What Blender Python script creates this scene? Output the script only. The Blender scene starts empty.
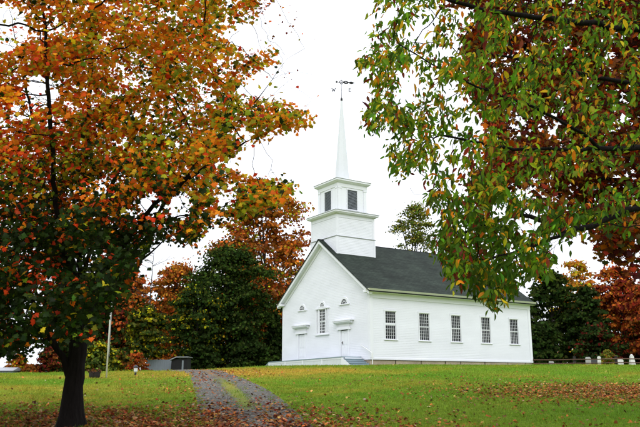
import bpy, math, random
import numpy as np
from mathutils import Vector
R = math.radians
rng = np.random.default_rng(11)
random.seed(5)
sc = bpy.context.scene
col = sc.collection

# ---------------------------------------------------------------- camera
F, PITCH, EYE = 723.33, 0.22796, 1.6
cs, sn = math.cos(PITCH), math.sin(PITCH)
cam_d = bpy.data.cameras.new('camera')
cam = bpy.data.objects.new('camera', cam_d)
col.objects.link(cam)
cam.location = (0, 0, EYE)
cam.rotation_euler = (math.pi / 2 + PITCH, 0, 0)
cam_d.sensor_width = 36
cam_d.lens = F / 640 * 36
cam_d.clip_end = 3000
sc.camera = cam

def U(px, py, Y):
    """point at distance Y along the view whose picture position is px, py"""
    a, b = (px - 320) / F, (213.5 - py) / F
    dy, dz = cs - b * sn, sn + b * cs
    t = Y / dy
    return Vector((a * t, Y, EYE + dz * t))

def proj(P):
    P = np.asarray(P, float)
    X, Y, Z = P[:, 0], P[:, 1], P[:, 2] - EYE
    dep = np.maximum(Y * cs + Z * sn, .05)
    return 320 + F * X / dep, 213.5 - F * (-Y * sn + Z * cs) / dep

# ---------------------------------------------------------------- terrain height
def G(x, y):
    x = np.asarray(x, float); y = np.asarray(y, float)
    b = 2.1 + .012 * (np.clip(x, -50, 0) + 12) + .48 / (1 + np.exp(-(x + 5.5) / 1.6))
    a = np.maximum(.055 * y, -.6)
    k = .12
    m = np.minimum(a, b)
    z = m - k * np.log(np.exp(-(a - m) / k) + np.exp(-(b - m) / k))
    z = z + .025 * np.sin(x * .55 + 1.3) * np.sin(y * .33 + .5) + .012 * np.sin(x * 1.3 + y * .9)
    return z
def Gf(x, y): return float(G(x, y))

def on_ground(px, py, far=70):
    a, b = (px - 320) / F, (213.5 - py) / F
    d = np.array([a, cs - b * sn, sn + b * cs])
    t = np.linspace(2, far, 6000)
    z = EYE + d[2] * t - G(d[0] * t, d[1] * t)
    i = np.argmax(z < 0) if (z < 0).any() else len(t) - 1
    return float(d[0] * t[i]), float(d[1] * t[i])

# ---------------------------------------------------------------- materials
def new_mat(name):
    m = bpy.data.materials.new(name); m.use_nodes = True
    nt = m.node_tree; nt.nodes.clear()
    out = nt.nodes.new('ShaderNodeOutputMaterial')
    return m, nt, out

def N(nt, typ, **kw):
    n = nt.nodes.new(typ)
    for k, v in kw.items():
        if k.startswith('i_'):
            n.inputs[k[2:].replace('_', ' ')].default_value = v
        else: setattr(n, k, v)
    return n
def ramp(nt, src, stops):
    r = nt.nodes.new('ShaderNodeValToRGB')
    while len(r.color_ramp.elements) < len(stops): r.color_ramp.elements.new(.5)
    for e, (p, c) in zip(r.color_ramp.elements, stops):
        e.position = p; e.color = (*c, 1) if len(c) == 3 else c
    nt.links.new(src, r.inputs[0]); return r.outputs[0]
def mixc(nt, f, a, b, mode='MIX'):
    n = nt.nodes.new('ShaderNodeMix'); n.data_type = 'RGBA'; n.blend_type = mode
    for s, v in ((0, f), (6, a), (7, b)):
        if hasattr(v, 'is_linked'): nt.links.new(v, n.inputs[s])
        else: n.inputs[s].default_value = (*v, 1) if isinstance(v, tuple) else v
    return n.outputs[2]
def noise(nt, vec, scale, detail=4, rough=.55):
    n = N(nt, 'ShaderNodeTexNoise'); n.inputs['Scale'].default_value = scale
    n.inputs['Detail'].default_value = detail; n.inputs['Roughness'].default_value = rough
    nt.links.new(vec, n.inputs['Vector']); return n.outputs[0]
def pos(nt, kind='Object'): return nt.nodes.new('ShaderNodeTexCoord').outputs[kind]
def bump(nt, h, s, d=.02):
    b = nt.nodes.new('ShaderNodeBump'); b.inputs['Strength'].default_value = s; b.inputs['Distance'].default_value = d
    nt.links.new(h, b.inputs['Height']); return b.outputs[0]

def paint(name, c, rough=.6, var=.12, scale=1.5, bmp=.0, fine=18, spec=.3, stretch=None):
    m, nt, out = new_mat(name)
    p = pos(nt)
    if stretch:
        mp = N(nt, 'ShaderNodeMapping'); mp.inputs['Scale'].default_value = stretch
        nt.links.new(p, mp.inputs[0]); p = mp.outputs[0]
    n1 = noise(nt, p, scale); n2 = noise(nt, p, fine, 3)
    d = tuple(v * (1 - var) for v in c); l = tuple(min(1, v * (1 + var * .5)) for v in c)
    c1 = ramp(nt, n1, [(.3, d), (.7, l)])
    c2 = mixc(nt, .5, c1, mixc(nt, n2, d, l))
    b = N(nt, 'ShaderNodeBsdfPrincipled'); b.inputs['Roughness'].default_value = rough
    b.inputs['Specular IOR Level'].default_value = spec
    nt.links.new(c2, b.inputs['Base Color'])
    if bmp: nt.links.new(bump(nt, n2, bmp), b.inputs['Normal'])
    nt.links.new(b.outputs[0], out.inputs[0]); return m

M = {}
M['clap'] = paint('white_clapboard_paint', (.735, .745, .80), .55, .13, .35, fine=9, stretch=(1, 1, 3))
M['trim'] = paint('white_trim_paint', (.73, .74, .785), .5, .05, .6)
M['spire'] = paint('spire_sheathing', (.64, .655, .69), .5, .06, .8, fine=4)
M['fascia'] = paint('grass_lit_fascia', (.50, .52, .40), .6, .15, .8)  # pale sage holds the grass bounce light painted on the eave strip
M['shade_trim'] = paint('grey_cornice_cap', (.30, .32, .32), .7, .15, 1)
M['louver'] = paint('weathered_louver_paint', (.20, .22, .24), .7, .2, 3)
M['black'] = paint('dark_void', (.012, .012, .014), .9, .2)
M['step'] = paint('blue_grey_deck_paint', (.23, .30, .34), .6, .18, 2.5, bmp=.1)
M['lattice'] = paint('pale_grey_panel_paint', (.62, .65, .67), .6, .1, 2)
M['iron'] = paint('dark_iron', (.02, .02, .022), .5, .3, 5)
M['brass'] = paint('dull_dark_knob', (.05, .04, .03), .35, .2, 5)
M['granite'] = paint('foundation_granite', (.40, .33, .24), .85, .6, .55, bmp=.6, fine=7)
M['stone_white'] = paint('pale_marble', (.62, .61, .58), .8, .25, 3, bmp=.2)
M['stone_grey'] = paint('grey_slate_stone', (.36, .35, .34), .85, .3, 3, bmp=.2)
M['stone_dark'] = paint('dark_granite_stone', (.05, .05, .052), .5, .3, 4)
M['rail'] = paint('brown_weathered_rail', (.10, .055, .035), .85, .4, 3, bmp=.3)
M['pole'] = paint('white_pole_paint', (.72, .72, .70), .45, .08, 2)
M['tub'] = paint('dark_wood_staves', (.025, .02, .018), .85, .4, 6, bmp=.4)
M['gold'] = paint('gilded_ball', (.6, .42, .12), .3, .1, 4)
M['pale_board'] = paint('pale_blue_boards', (.17, .195, .22), .7, .2, 1.2, bmp=.2)
M['dark_board'] = paint('tree_shaded_boards', (.007, .007, .008), .8, .3, 2)  # tree shadow over the shed is put into the board colour
M['pale_roof'] = paint('pale_metal_roof', (.25, .26, .28), .4, .15, 2)

def m_bark(name, c, sc_=1.0):
    m, nt, out = new_mat(name)
    p = pos(nt)
    mp = N(nt, 'ShaderNodeMapping'); mp.inputs['Scale'].default_value = (9 * sc_, 9 * sc_, 1.6 * sc_)
    nt.links.new(p, mp.inputs[0])
    h = noise(nt, mp.outputs[0], 2.2, 6, .65)
    c2 = ramp(nt, h, [(.3, tuple(v * .45 for v in c)), (.65, c), (.85, tuple(v * 1.6 for v in c))])
    b = N(nt, 'ShaderNodeBsdfPrincipled'); b.inputs['Roughness'].default_value = .95
    b.inputs['Specular IOR Level'].default_value = .1
    nt.links.new(c2, b.inputs['Base Color']); nt.links.new(bump(nt, h, 1.0, .05), b.inputs['Normal'])
    nt.links.new(b.outputs[0], out.inputs[0]); return m
M['bark'] = m_bark('maple_bark', (.016, .013, .012))  # backlit darkness of the trunk is put into the bark colour
M['bark_far'] = m_bark('woodland_bark', (.05, .042, .036), .4)

def m_leaf(name, trans=.35, gloss=.05):
    m, nt, out = new_mat(name)
    a = N(nt, 'ShaderNodeAttribute'); a.attribute_name = 'leaf_colour'
    d = N(nt, 'ShaderNodeBsdfDiffuse'); t = N(nt, 'ShaderNodeBsdfTranslucent'); g = N(nt, 'ShaderNodeBsdfGlossy')
    g.inputs['Roughness'].default_value = .45
    vein = noise(nt, pos(nt), 25, 2)
    c = mixc(nt, .35, a.outputs['Color'], mixc(nt, vein, (.35, .35, .35), (1.6, 1.6, 1.6)), 'MULTIPLY')
    nt.links.new(c, d.inputs[0]); nt.links.new(c, t.inputs[0])
    x = N(nt, 'ShaderNodeMixShader'); x.inputs[0].default_value = trans
    nt.links.new(d.outputs[0], x.inputs[1]); nt.links.new(t.outputs[0], x.inputs[2])
    y = N(nt, 'ShaderNodeMixShader'); y.inputs[0].default_value = gloss
    nt.links.new(x.outputs[0], y.inputs[1]); nt.links.new(g.outputs[0], y.inputs[2])
    nt.links.new(y.outputs[0], out.inputs[0]); return m
M['leaf'] = m_leaf('broad_leaves', .42, .006)
M['leaf_far'] = m_leaf('woodland_foliage', .2, .0)
M['leaf_dry'] = m_leaf('dry_fallen_leaves', .1, .01)
M['blade'] = m_leaf('grass_blades', .35, .01)

def m_glass():
    m, nt, out = new_mat('old_window_glass')
    p = pos(nt); h = noise(nt, p, 3.5, 2)
    b = N(nt, 'ShaderNodeBsdfPrincipled'); b.inputs['Roughness'].default_value = .12; b.inputs['Specular IOR Level'].default_value = .12
    c = ramp(nt, noise(nt, p, 1.3, 2), [(.35, (.006, .007, .008)), (.7, (.03, .033, .033))])
    nt.links.new(c, b.inputs['Base Color']); nt.links.new(bump(nt, h, .25, .02), b.inputs['Normal'])
    nt.links.new(b.outputs[0], out.inputs[0]); return m
M['glass'] = m_glass()

def m_roof():
    m, nt, out = new_mat('asphalt_shingles')
    uv = N(nt, 'ShaderNodeUVMap')
    br = N(nt, 'ShaderNodeTexBrick'); br.inputs['Scale'].default_value = 1
    br.inputs['Brick Width'].default_value = .33; br.inputs['Row Height'].default_value = .15
    br.inputs['Mortar Size'].default_value = .012; br.inputs['Bias'].default_value = 0
    br.inputs['Color1'].default_value = (.0125, .0195, .0145, 1); br.inputs['Color2'].default_value = (.024, .034, .026, 1)
    br.inputs['Mortar'].default_value = (.008, .010, .010, 1)
    nt.links.new(uv.outputs[0], br.inputs['Vector'])
    big = ramp(nt, noise(nt, pos(nt), .5, 5), [(.3, (.6, .62, .6)), (.7, (1.3, 1.3, 1.25))])
    mp = N(nt, 'ShaderNodeMapping'); mp.inputs['Scale'].default_value = (.25, 3, 3); nt.links.new(pos(nt), mp.inputs[0])
    streak = ramp(nt, noise(nt, mp.outputs[0], 1.5, 4), [(.3, (.75, .75, .75)), (.7, (1.25, 1.25, 1.25))])
    c = mixc(nt, 1.0, mixc(nt, 1.0, br.outputs[0], big, 'MULTIPLY'), streak, 'MULTIPLY')
    b = N(nt, 'ShaderNodeBsdfPrincipled'); b.inputs['Roughness'].default_value = .9; b.inputs['Specular IOR Level'].default_value = .2
    nt.links.new(c, b.inputs['Base Color'])
    nt.links.new(bump(nt, br.outputs[1], -.6, .01), b.inputs['Normal'])
    nt.links.new(b.outputs[0], out.inputs[0]); return m
M['roof'] = m_roof()

def m_ground():
    m, nt, out = new_mat('lawn_turf')
    a = N(nt, 'ShaderNodeAttribute'); a.attribute_name = 'turf'
    p = pos(nt)
    f = noise(nt, p, 6, 6, .7); g = noise(nt, p, 45, 4, .7)
    c = mixc(nt, 1.0, a.outputs['Color'], ramp(nt, f, [(.3, (.55, .6, .5)), (.7, (1.3, 1.25, 1.1))]), 'MULTIPLY')
    c = mixc(nt, 1.0, c, ramp(nt, g, [(.3, (.55, .55, .55)), (.7, (1.35, 1.35, 1.3))]), 'MULTIPLY')
    b = N(nt, 'ShaderNodeBsdfPrincipled'); b.inputs['Roughness'].default_value = 1; b.inputs['Specular IOR Level'].default_value = .05
    nt.links.new(c, b.inputs['Base Color']); nt.links.new(bump(nt, g, .9, .05), b.inputs['Normal'])
    nt.links.new(b.outputs[0], out.inputs[0]); return m
M['ground'] = m_ground()

def m_gravel():
    m, nt, out = new_mat('gravel_drive')
    a = N(nt, 'ShaderNodeAttribute'); a.attribute_name = 'turf'
    p = pos(nt)
    v = N(nt, 'ShaderNodeTexVoronoi'); v.inputs['Scale'].default_value = 22; nt.links.new(p, v.inputs['Vector'])
    st = ramp(nt, v.outputs['Color'], [(.2, (.045, .042, .035)), (.55, (.105, .098, .082)), (.95, (.23, .218, .19))])
    big = ramp(nt, noise(nt, p, 1.1, 5), [(.3, (.7, .7, .7)), (.7, (1.2, 1.2, 1.2))])
    st = mixc(nt, 1.0, st, big, 'MULTIPLY')
    gn = noise(nt, p, 30, 4, .7)
    gr = mixc(nt, 1.0, a.outputs['Color'], ramp(nt, gn, [(.3, (.5, .5, .5)), (.7, (1.3, 1.3, 1.3))]), 'MULTIPLY')
    edge = noise(nt, p, 4, 5, .7)
    mth = N(nt, 'ShaderNodeMath', operation='ADD'); nt.links.new(a.outputs['Alpha'], mth.inputs[0])
    m2 = N(nt, 'ShaderNodeMath', operation='MULTIPLY_ADD'); nt.links.new(edge, m2.inputs[0]); m2.inputs[1].default_value = 1.2; m2.inputs[2].default_value = -.6
    nt.links.new(m2.outputs[0], mth.inputs[1])
    fac = ramp(nt, mth.outputs[0], [(.42, (0, 0, 0)), (.6, (1, 1, 1))])
    c = mixc(nt, fac, st, gr)
    b = N(nt, 'ShaderNodeBsdfPrincipled'); b.inputs['Roughness'].default_value = .95; b.inputs['Specular IOR Level'].default_value = .15
    nt.links.new(c, b.inputs['Base Color']); nt.links.new(bump(nt, v.outputs['Distance'], .8, .03), b.inputs['Normal'])
    nt.links.new(b.outputs[0], out.inputs[0]); return m
M['gravel'] = m_gravel()

# ---------------------------------------------------------------- object helpers
def tag(o, label=None, cat=None, group=None, kind=None):
    if label: o['label'] = label
    if cat: o['category'] = cat
    if group: o['group'] = group
    if kind: o['kind'] = kind
    return o
def empty(name, loc=(0, 0, 0), rz=0):
    o = bpy.data.objects.new(name, None); col.objects.link(o)
    o.location = loc; o.rotation_euler = (0, 0, rz); o.empty_display_size = .3
    return o
def mesh_np(name, V, Fc, mat, parent=None, colours=None, attr='leaf_colour', smooth=False):
    """Fc: (n,k) index array or list of such arrays"""
    if not isinstance(Fc, (list, tuple)): Fc = [Fc]
    Fc = [np.asarray(f, np.int32) for f in Fc if len(f)]
    me = bpy.data.meshes.new(name)
    me.vertices.add(len(V)); me.vertices.foreach_set('co', np.asarray(V, np.float32).ravel())
    lv = np.concatenate([f.ravel() for f in Fc])
    ln = np.concatenate([np.full(len(f), f.shape[1], np.int32) for f in Fc])
    me.loops.add(len(lv)); me.loops.foreach_set('vertex_index', lv)
    me.polygons.add(len(ln)); st = np.concatenate([[0], np.cumsum(ln)[:-1]]).astype(np.int32)
    me.polygons.foreach_set('loop_start', st)
    if smooth: me.polygons.foreach_set('use_smooth', np.ones(len(ln), bool))
    me.update(calc_edges=True); me.validate()
    if colours is not None:
        a = me.color_attributes.new(attr, 'FLOAT_COLOR', 'POINT')
        c = np.asarray(colours, np.float32)
        if c.shape[1] == 3: c = np.concatenate([c, np.ones((len(c), 1), np.float32)], 1)
        a.data.foreach_set('color', c.ravel())
    me.materials.append(mat)
    o = bpy.data.objects.new(name, me); col.objects.link(o)
    if parent: o.parent = parent
    return o

class MB:
    def __init__(s): s.v = []; s.f = []
    def poly(s, pts):
        i = len(s.v); s.v += [tuple(p) for p in pts]; s.f.append(tuple(range(i, i + len(pts)))); return s
    def box(s, x0, x1, y0, y1, z0, z1):
        return s.hexa([(x0, y0, z0), (x1, y0, z0), (x1, y1, z0), (x0, y1, z0), (x0, y0, z1), (x1, y0, z1), (x1, y1, z1), (x0, y1, z1)])
    def hexa(s, p):
        i = len(s.v); s.v += [tuple(q) for q in p]
        for f in ((3, 2, 1, 0), (4, 5, 6, 7), (0, 1, 5, 4), (1, 2, 6, 5), (2, 3, 7, 6), (3, 0, 4, 7)):
            s.f.append(tuple(i + k for k in f))
        return s
    def prism(s, prof, fn):
        """closed profile swept between two ends: fn(point, 0|1) -> xyz"""
        n = len(prof); i = len(s.v)
        s.v += [tuple(fn(p, 0)) for p in prof] + [tuple(fn(p, 1)) for p in prof]
        s.f.append(tuple(range(i + n - 1, i - 1, -1))); s.f.append(tuple(range(i + n, i + 2 * n)))
        for k in range(n):
            j = (k + 1) % n; s.f.append((i + k, i + j, i + n + j, i + n + k))
        return s
    def tube(s, pts, rad, n=8, cap=True):
        pts = [Vector(p) for p in pts]
        rad = rad if isinstance(rad, (list, tuple)) else [rad] * len(pts)
        rings = []; ref = None
        for k, p in enumerate(pts):
            t = (pts[min(k + 1, len(pts) - 1)] - pts[max(k - 1, 0)]).normalized()
            if ref is None: ref = t.orthogonal().normalized()
            ref = (ref - t * ref.dot(t)).normalized(); b = t.cross(ref)
            i = len(s.v); rings.append(i)
            for q in range(n):
                an = 2 * math.pi * q / n
                s.v.append(tuple(p + (ref * math.cos(an) + b * math.sin(an)) * rad[k]))
        for a, b in zip(rings, rings[1:]):
            for q in range(n): s.f.append((a + q, a + (q + 1) % n, b + (q + 1) % n, b + q))
        if cap:
            s.f.append(tuple(rings[0] + q for q in reversed(range(n)))); s.f.append(tuple(rings[-1] + q for q in range(n)))
        return s
    def lathe(s, prof, c=(0, 0), n=16):
        i = len(s.v)
        for r, z in prof:
            for q in range(n):
                an = 2 * math.pi * (q + .5) / n; s.v.append((c[0] + r * math.cos(an), c[1] + r * math.sin(an), z))
        for k in range(len(prof) - 1):
            for q in range(n):
                a = i + k * n + q; b = i + k * n + (q + 1) % n; s.f.append((a, b, b + n, a + n))
        s.f.append(tuple(i + q for q in reversed(range(n)))); s.f.append(tuple(i + (len(prof) - 1) * n + q for q in range(n)))
        return s
    def build(s, name, mat, parent=None, bevel=0, smooth=False):
        me = bpy.data.meshes.new(name); me.from_pydata(s.v, [], s.f); me.validate(); me.update()
        me.materials.append(mat)
        if smooth:
            for p in me.polygons: p.use_smooth = True
        o = bpy.data.objects.new(name, me); col.objects.link(o)
        if parent: o.parent = parent
        if bevel:
            b = o.modifiers.new('bevel', 'BEVEL'); b.width = bevel; b.segments = 1; b.limit_method = 'ANGLE'
        return o

def copy_tree(o, parent=None):
    c = o.copy(); col.objects.link(c); c.parent = parent
    for ch in o.children: copy_tree(ch, c)
    return c

# ---------------------------------------------------------------- colour fields
def snoise(P, scale, seed):
    r = np.random.default_rng(seed); P = np.asarray(P, float); s = np.zeros(len(P))
    for i in range(9):
        k = r.normal(size=P.shape[1]); k = k / np.linalg.norm(k) * (2 * math.pi / scale) * r.uniform(.6, 2.0)
        s += np.sin(P @ k + r.uniform(0, 6.28))
    return s / 2.1

def turf_colour(x, y):
    """own colour of the turf: green sward with dry yellow-tan stretches (as the lawn itself has)"""
    P = np.stack([x, y], 1)
    n = snoise(P * np.array([1, .55]), 7, 3) ; n2 = snoise(P, 1.6, 4)
    px, py = proj(np.stack([x, y, G(x, y)], 1))
    green = np.array([.165, .255, .020]); lush = np.array([.125, .25, .016]); dry = np.array([.42, .285, .04])
    cx, cy = -3.5, 42.0                                  # worn strip in front of the steps
    d = np.exp(-(((x - cx) / 6.0) ** 2 + ((y - 38) / 7.0) ** 2)) * 1.25
    d += np.exp(-(((x + 11) / 5) ** 2 + ((y - 25) / 2.2) ** 2)) * .95
    d += np.exp(-(((x + 8) / 4) ** 2 + ((y - 20) / 2.0) ** 2)) * .4
    d += np.exp(-(((x + 14) / 8) ** 2 + ((y - 33) / 2.) ** 2)) * .5
    d = d * .8 + .16 * n + .12 * n2 - .05
    t = np.clip(d, 0, 1)[:, None]
    l = np.clip(.45 * snoise(P, 9, 8) + .25 + .8 * np.exp(-(((x + 13) / 5) ** 2 + ((y - 29.5) / 2.5) ** 2)), 0, 1)[:, None]
    return (green * (1 - l) + lush * l) * (1 - t) + dry * t

# ---------------------------------------------------------------- ground sheet
gx = np.concatenate([-np.geomspace(900, 46, 14), np.arange(-44, 44.1, .55), np.geomspace(46, 900, 14)])
gy = np.concatenate([[-300, -120, -50, -20], np.arange(-8, 80.1, .5), np.geomspace(82, 1500, 18)])
X, Y = np.meshgrid(gx, gy)
V = np.stack([X.ravel(), Y.ravel(), G(X.ravel(), Y.ravel())], 1)
# ---------------------------------------------------------------- driveway centre line
left_px = [(197, 455), (197, 427), (198, 410), (197, 400), (194, 388), (191, 379), (189, 373.2)]
right_px = [(345, 455), (314, 427), (294, 410), (281, 398), (258, 384.5), (241, 377), (227, 373.4)]
Lp = [on_ground(*p) for p in left_px]; Rp = [on_ground(*p) for p in right_px]
Lp = [(-2.25, -6), (-2.25, 4)] + Lp; Rp = [(1.0, -6), (.8, 4)] + Rp
l_, r_ = Lp[-1], Rp[-1]
for k, (dx, dy, w) in enumerate([(-1.2, 4.5, 2.7), (-4.0, 9, 2.6), (-9, 13, 2.6), (-16, 16, 2.6), (-26, 19, 2.6)]):
    cx, cy = (l_[0] + r_[0]) / 2 + dx, (l_[1] + r_[1]) / 2 + dy
    tx, ty = (-.3, 1) if k < 1 else ((-.7, .8) if k < 2 else (-.9, .4))
    tl = math.hypot(tx, ty); nx, ny = -ty / tl, tx / tl
    Lp.append((cx + nx * w / 2, cy + ny * w / 2)); Rp.append((cx - nx * w / 2, cy - ny * w / 2))
def resample(P, n):
    P = np.array(P); 
    for _ in range(2):       # corner cutting
        Q = np.empty((2 * len(P), 2)); Q[0::2] = P; Q[1::2] = P
        Q = np.concatenate([P[:1], np.stack([.75 * P[:-1] + .25 * P[1:], .25 * P[:-1] + .75 * P[1:]], 1).reshape(-1, 2), P[-1:]])
        P = Q
    s = np.concatenate([[0], np.cumsum(np.linalg.norm(np.diff(P, axis=0), axis=1))])
    t = np.linspace(0, s[-1], n)
    return np.stack([np.interp(t, s, P[:, 0]), np.interp(t, s, P[:, 1])], 1)
nL = 160
RL, RR = resample(Lp, nL), resample(Rp, nL)
ROADC = (RL + RR) / 2; ROADW = np.linalg.norm(RR - RL, axis=1)
def road_t(x, y):
    """(signed across -1..1 between the edges, |t|>1 outside)"""
    P = np.stack([x, y], 1).astype(np.float32); out = np.full(len(P), 9.0)
    for i in range(0, len(P), 20000):
        q = P[i:i + 20000]
        d = ((q[:, None, :] - ROADC[None].astype(np.float32)) ** 2).sum(2); j = d.argmin(1)
        ax = RR[j] - RL[j]; out[i:i + 20000] = ((q - ROADC[j]) * ax).sum(1) / (ax ** 2).sum(1) * 2
    return out
nx_ = len(gx); idx = np.arange(len(V)).reshape(len(gy), nx_)
quads = np.stack([idx[:-1, :-1].ravel(), idx[:-1, 1:].ravel(), idx[1:, 1:].ravel(), idx[1:, :-1].ravel()], 1)
g = mesh_np('ground', V, quads, M['ground'], colours=turf_colour(V[:, 0], V[:, 1]), attr='turf', smooth=True)
tag(g, kind='structure')

nw = 25
tt = np.linspace(-1.12, 1.12, nw)
mid = (RL + RR) / 2; half = (RR - RL) / 2
V = (mid[:, None, :] + half[:, None, :] * tt[None, :, None]).reshape(-1, 2)
T = np.tile(tt, nL)
z = G(V[:, 0], V[:, 1]) + .035 - .10 * np.clip((np.abs(T) - .9) / .22, 0, 1) ** 1.5 + .03 * np.exp(-(T / .25) ** 2)
yy = V[:, 1]
strip = np.exp(-((T - .02) / .27) ** 2) * .95
fade = np.interp(yy, [0, 16, 18, 23, 30, 40], [.0, .3, .7, .85, .55, .65])
edgeg = np.clip((np.abs(T) - .93) / .17, 0, 1) * 1.1
alpha = np.clip(np.maximum(strip * fade, edgeg), 0, 1)
tc = turf_colour(V[:, 0], V[:, 1])
bro = (.45 + .55 * np.clip((yy - 26) / 6, 0, 1))[:, None] * (np.abs(T)[:, None] < .6)
tc = tc * (1 - bro * .8) + np.array([.16, .075, .03]) * bro * .8
idx = np.arange(len(V)).reshape(nL, nw)
quads = np.stack([idx[:-1, :-1].ravel(), idx[:-1, 1:].ravel(), idx[1:, 1:].ravel(), idx[1:, :-1].ravel()], 1)
o = mesh_np('driveway', np.column_stack([V, z]), quads, M['gravel'], colours=np.column_stack([tc, alpha]), attr='turf', smooth=True)
tag(o, kind='structure')

# ---------------------------------------------------------------- church
CX, CY, ZB, YAW, W, L, HE, HR = 3.4791, 50.524, EYE + 1.4557, .5784, 12.0, 16.278, 4.605, 9.32
ch = empty('church', (CX, CY, ZB), YAW)
tag(ch, 'white clapboard church with dark roof, square belfry and tall thin spire', 'church')
# local axes: x runs back along the side wall, y runs left across the gable front
SL = (HR - 4.72) / (W / 2 + .42)
def roof_z(y): return HR - SL * abs(y - W / 2)
EXP = .118
def clap_rows(mb, a0, a1, z0, z1, fn, holes=(), left=None, right=None, lap=.015):
    """lapped boards; fn(a, out, z)->xyz; left/right give slanted ends"""
    z = z0
    while z < z1 - .01:
        t = min(z + EXP, z1)
        segs = [(a0, a1)]
        for h in holes:
            if h[2] < t - .02 and h[3] > z + .02:
                ns = []
                for s in segs:
                    if h[1] <= s[0] or h[0] >= s[1]: ns.append(s); continue
                    if h[0] > s[0]: ns.append((s[0], h[0]))
                    if h[1] < s[1]: ns.append((h[1], s[1]))
                segs = ns
        for (p, q) in segs:
            p0 = p1 = p; q0 = q1 = q
            if left: p0, p1 = max(p, left(z)), max(p, left(t))
            if right: q0, q1 = min(q, right(z)), min(q, right(t))
            if q0 - p0 < .02: continue
            mb.poly([fn(p0, lap, z), fn(q0, lap, z), fn(q1, .006, t), fn(p1, .006, t)])
            mb.poly([fn(p0, 0, z), fn(q0, 0, z), fn(q0, lap, z), fn(p0, lap, z)])
        z = t
    return mb
# --- side wall with five windows
WV = [1.793 + i * 3.1355 for i in range(5)]
WZ0, WZ1, WH = 1.42, 3.39, .48
holes = [(v - WH - .06, v + WH + .06, WZ0 - .05, WZ1 + .06) for v in WV]
side = lambda a, o_, z: (a, -o_, z)
mb = MB(); clap_rows(mb, .0, L, .12, HE, side, holes)
mb.box(.0, L, .0, .12, 0, WZ0 - .05); mb.box(.0, L, .0, .12, WZ1 + .06, HE + .3)
ed = [0] + sum([[h[0], h[1]] for h in holes], []) + [L]
for a, b in zip(ed[0::2], ed[1::2]): mb.box(a, b, .0, .12, WZ0 - .05, WZ1 + .06)
mb.box(-.03, L + .03, -.05, 0, 0, .12)
mb.build('side_wall', M['clap'], ch)
mb = MB(); mb.box(.15, L, W - .12, W, 0, HE + .3); mb.box(L - .12, L, .14, W - .14, 0, HE)
mb.prism([(.14, HE), (W - .14, HE), (W / 2, HR - .45)], lambda p, k: (L - .12 + .12 * k, p[0], p[1]))
far = lambda a, o_, z: (L - a, W + o_, z)
clap_rows(mb, 0, L, .0, HE, far); back = lambda a, o_, z: (L + o_, a, z)
clap_rows(mb, 0, W, 0, HR - .4, back, left=lambda z: max(0, W / 2 - (HR - .35 - z) / SL), right=lambda z: min(W, W / 2 + (HR - .35 - z) / SL))
mb.build('rear_wall', M['clap'], ch)
# --- gable wall
DOORS = [9.0, 3.1]
gh = [(d - .52, d + .52, 0, 2.2) for d in DOORS] + [(6 - .86, 6 + .86, 2.04, 3.98)]
front = lambda a, o_, z: (-o_, a, z)
under = HR - .38
mb = MB(); clap_rows(mb, 0, W, 0, under, front, gh, left=lambda z: max(0, W / 2 - (under - z) / SL), right=lambda z: min(W, W / 2 + (under - z) / SL))
def wallbox(y0, y1, z0, z1): mb.box(0, .12, y0, y1, z0, z1)
wallbox(.0, gh[1][0], 0, 2.2); wallbox(gh[1][1], gh[0][0], 0, 2.04); wallbox(gh[0][1], W, 0, 2.2)
wallbox(gh[1][1], 5.14, 2.04, 2.2); wallbox(6.86, gh[0][0], 2.04, 2.2)
wallbox(0, 5.14, 2.2, 3.98); wallbox(6.86, W, 2.2, 3.98); wallbox(0, W, 3.98, HE)
mb.prism([(0, HE), (W, HE), (W / 2, under)], lambda p, k: (.12 * k, p[0], p[1]))
mb.build('gable_wall', M['clap'], ch)
# --- corner boards, frieze, cornice
for (x0, x1, y0, y1) in ((-.045, .22, -.052, -.001), (-.052, -.001, .0, .24), (-.052, -.001, W - .24, W), (L - .24, L + .03, -.052, -.001)):
    MB().box(x0, x1, y0, y1, .13 if y1 < 0 else .0, HE - .02).build('corner_board', M['trim'], ch, .006)
MB().box(-.06, L + .06, -.06, -.003, HE - .36, HE + .12).build('frieze_board', M['trim'], ch, .005)
def eave(sgn, y0):
    mb = MB()
    prof = [(0, HE), (.30, HE), (.36, HE + .06), (.36, HE + .1), (0, HE + .1)]
    mb.prism(prof, lambda p, k: (-.36 + k * (L + .72), y0 + sgn * p[0], p[1])); 
    a = mb.build('soffit', M['trim'], ch)
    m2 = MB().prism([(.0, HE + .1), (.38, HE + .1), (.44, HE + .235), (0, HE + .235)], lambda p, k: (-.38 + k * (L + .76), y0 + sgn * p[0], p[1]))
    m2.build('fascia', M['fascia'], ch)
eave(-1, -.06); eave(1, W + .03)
# --- roof: two shingled slabs
def roof_slab(sgn):
    e = .47 + W / 2; x0, x1 = -.42, L + .42; t = .07
    yf = lambda d: W / 2 + sgn * d
    pr = [(0, HR), (e, HR - SL * e), (e, HR - SL * e - t), (0, HR - t)]
    mb = MB().prism(pr, lambda p, k: (x0 + k * (x1 - x0), yf(p[0]), p[1]))
    o = mb.build('roof_slope', M['roof'], ch)
    me = o.data; uv = me.uv_layers.new(name='UVMap'); sl = math.hypot(1, SL)
    for lp in me.loops:
        c = me.vertices[lp.vertex_index].co; uv.data[lp.index].uv = (c.x, abs(c.y - W / 2) * sl)
    return o
roof_slab(-1); roof_slab(1)
MB().prism([(-.14, HR - .10), (0, HR + .03), (.14, HR - .10), (0, HR - .02)], lambda p, k: (-.43 + k * (L + .86), W / 2 + p[0], p[1])).build('ridge_cap', M['roof'], ch)
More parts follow.
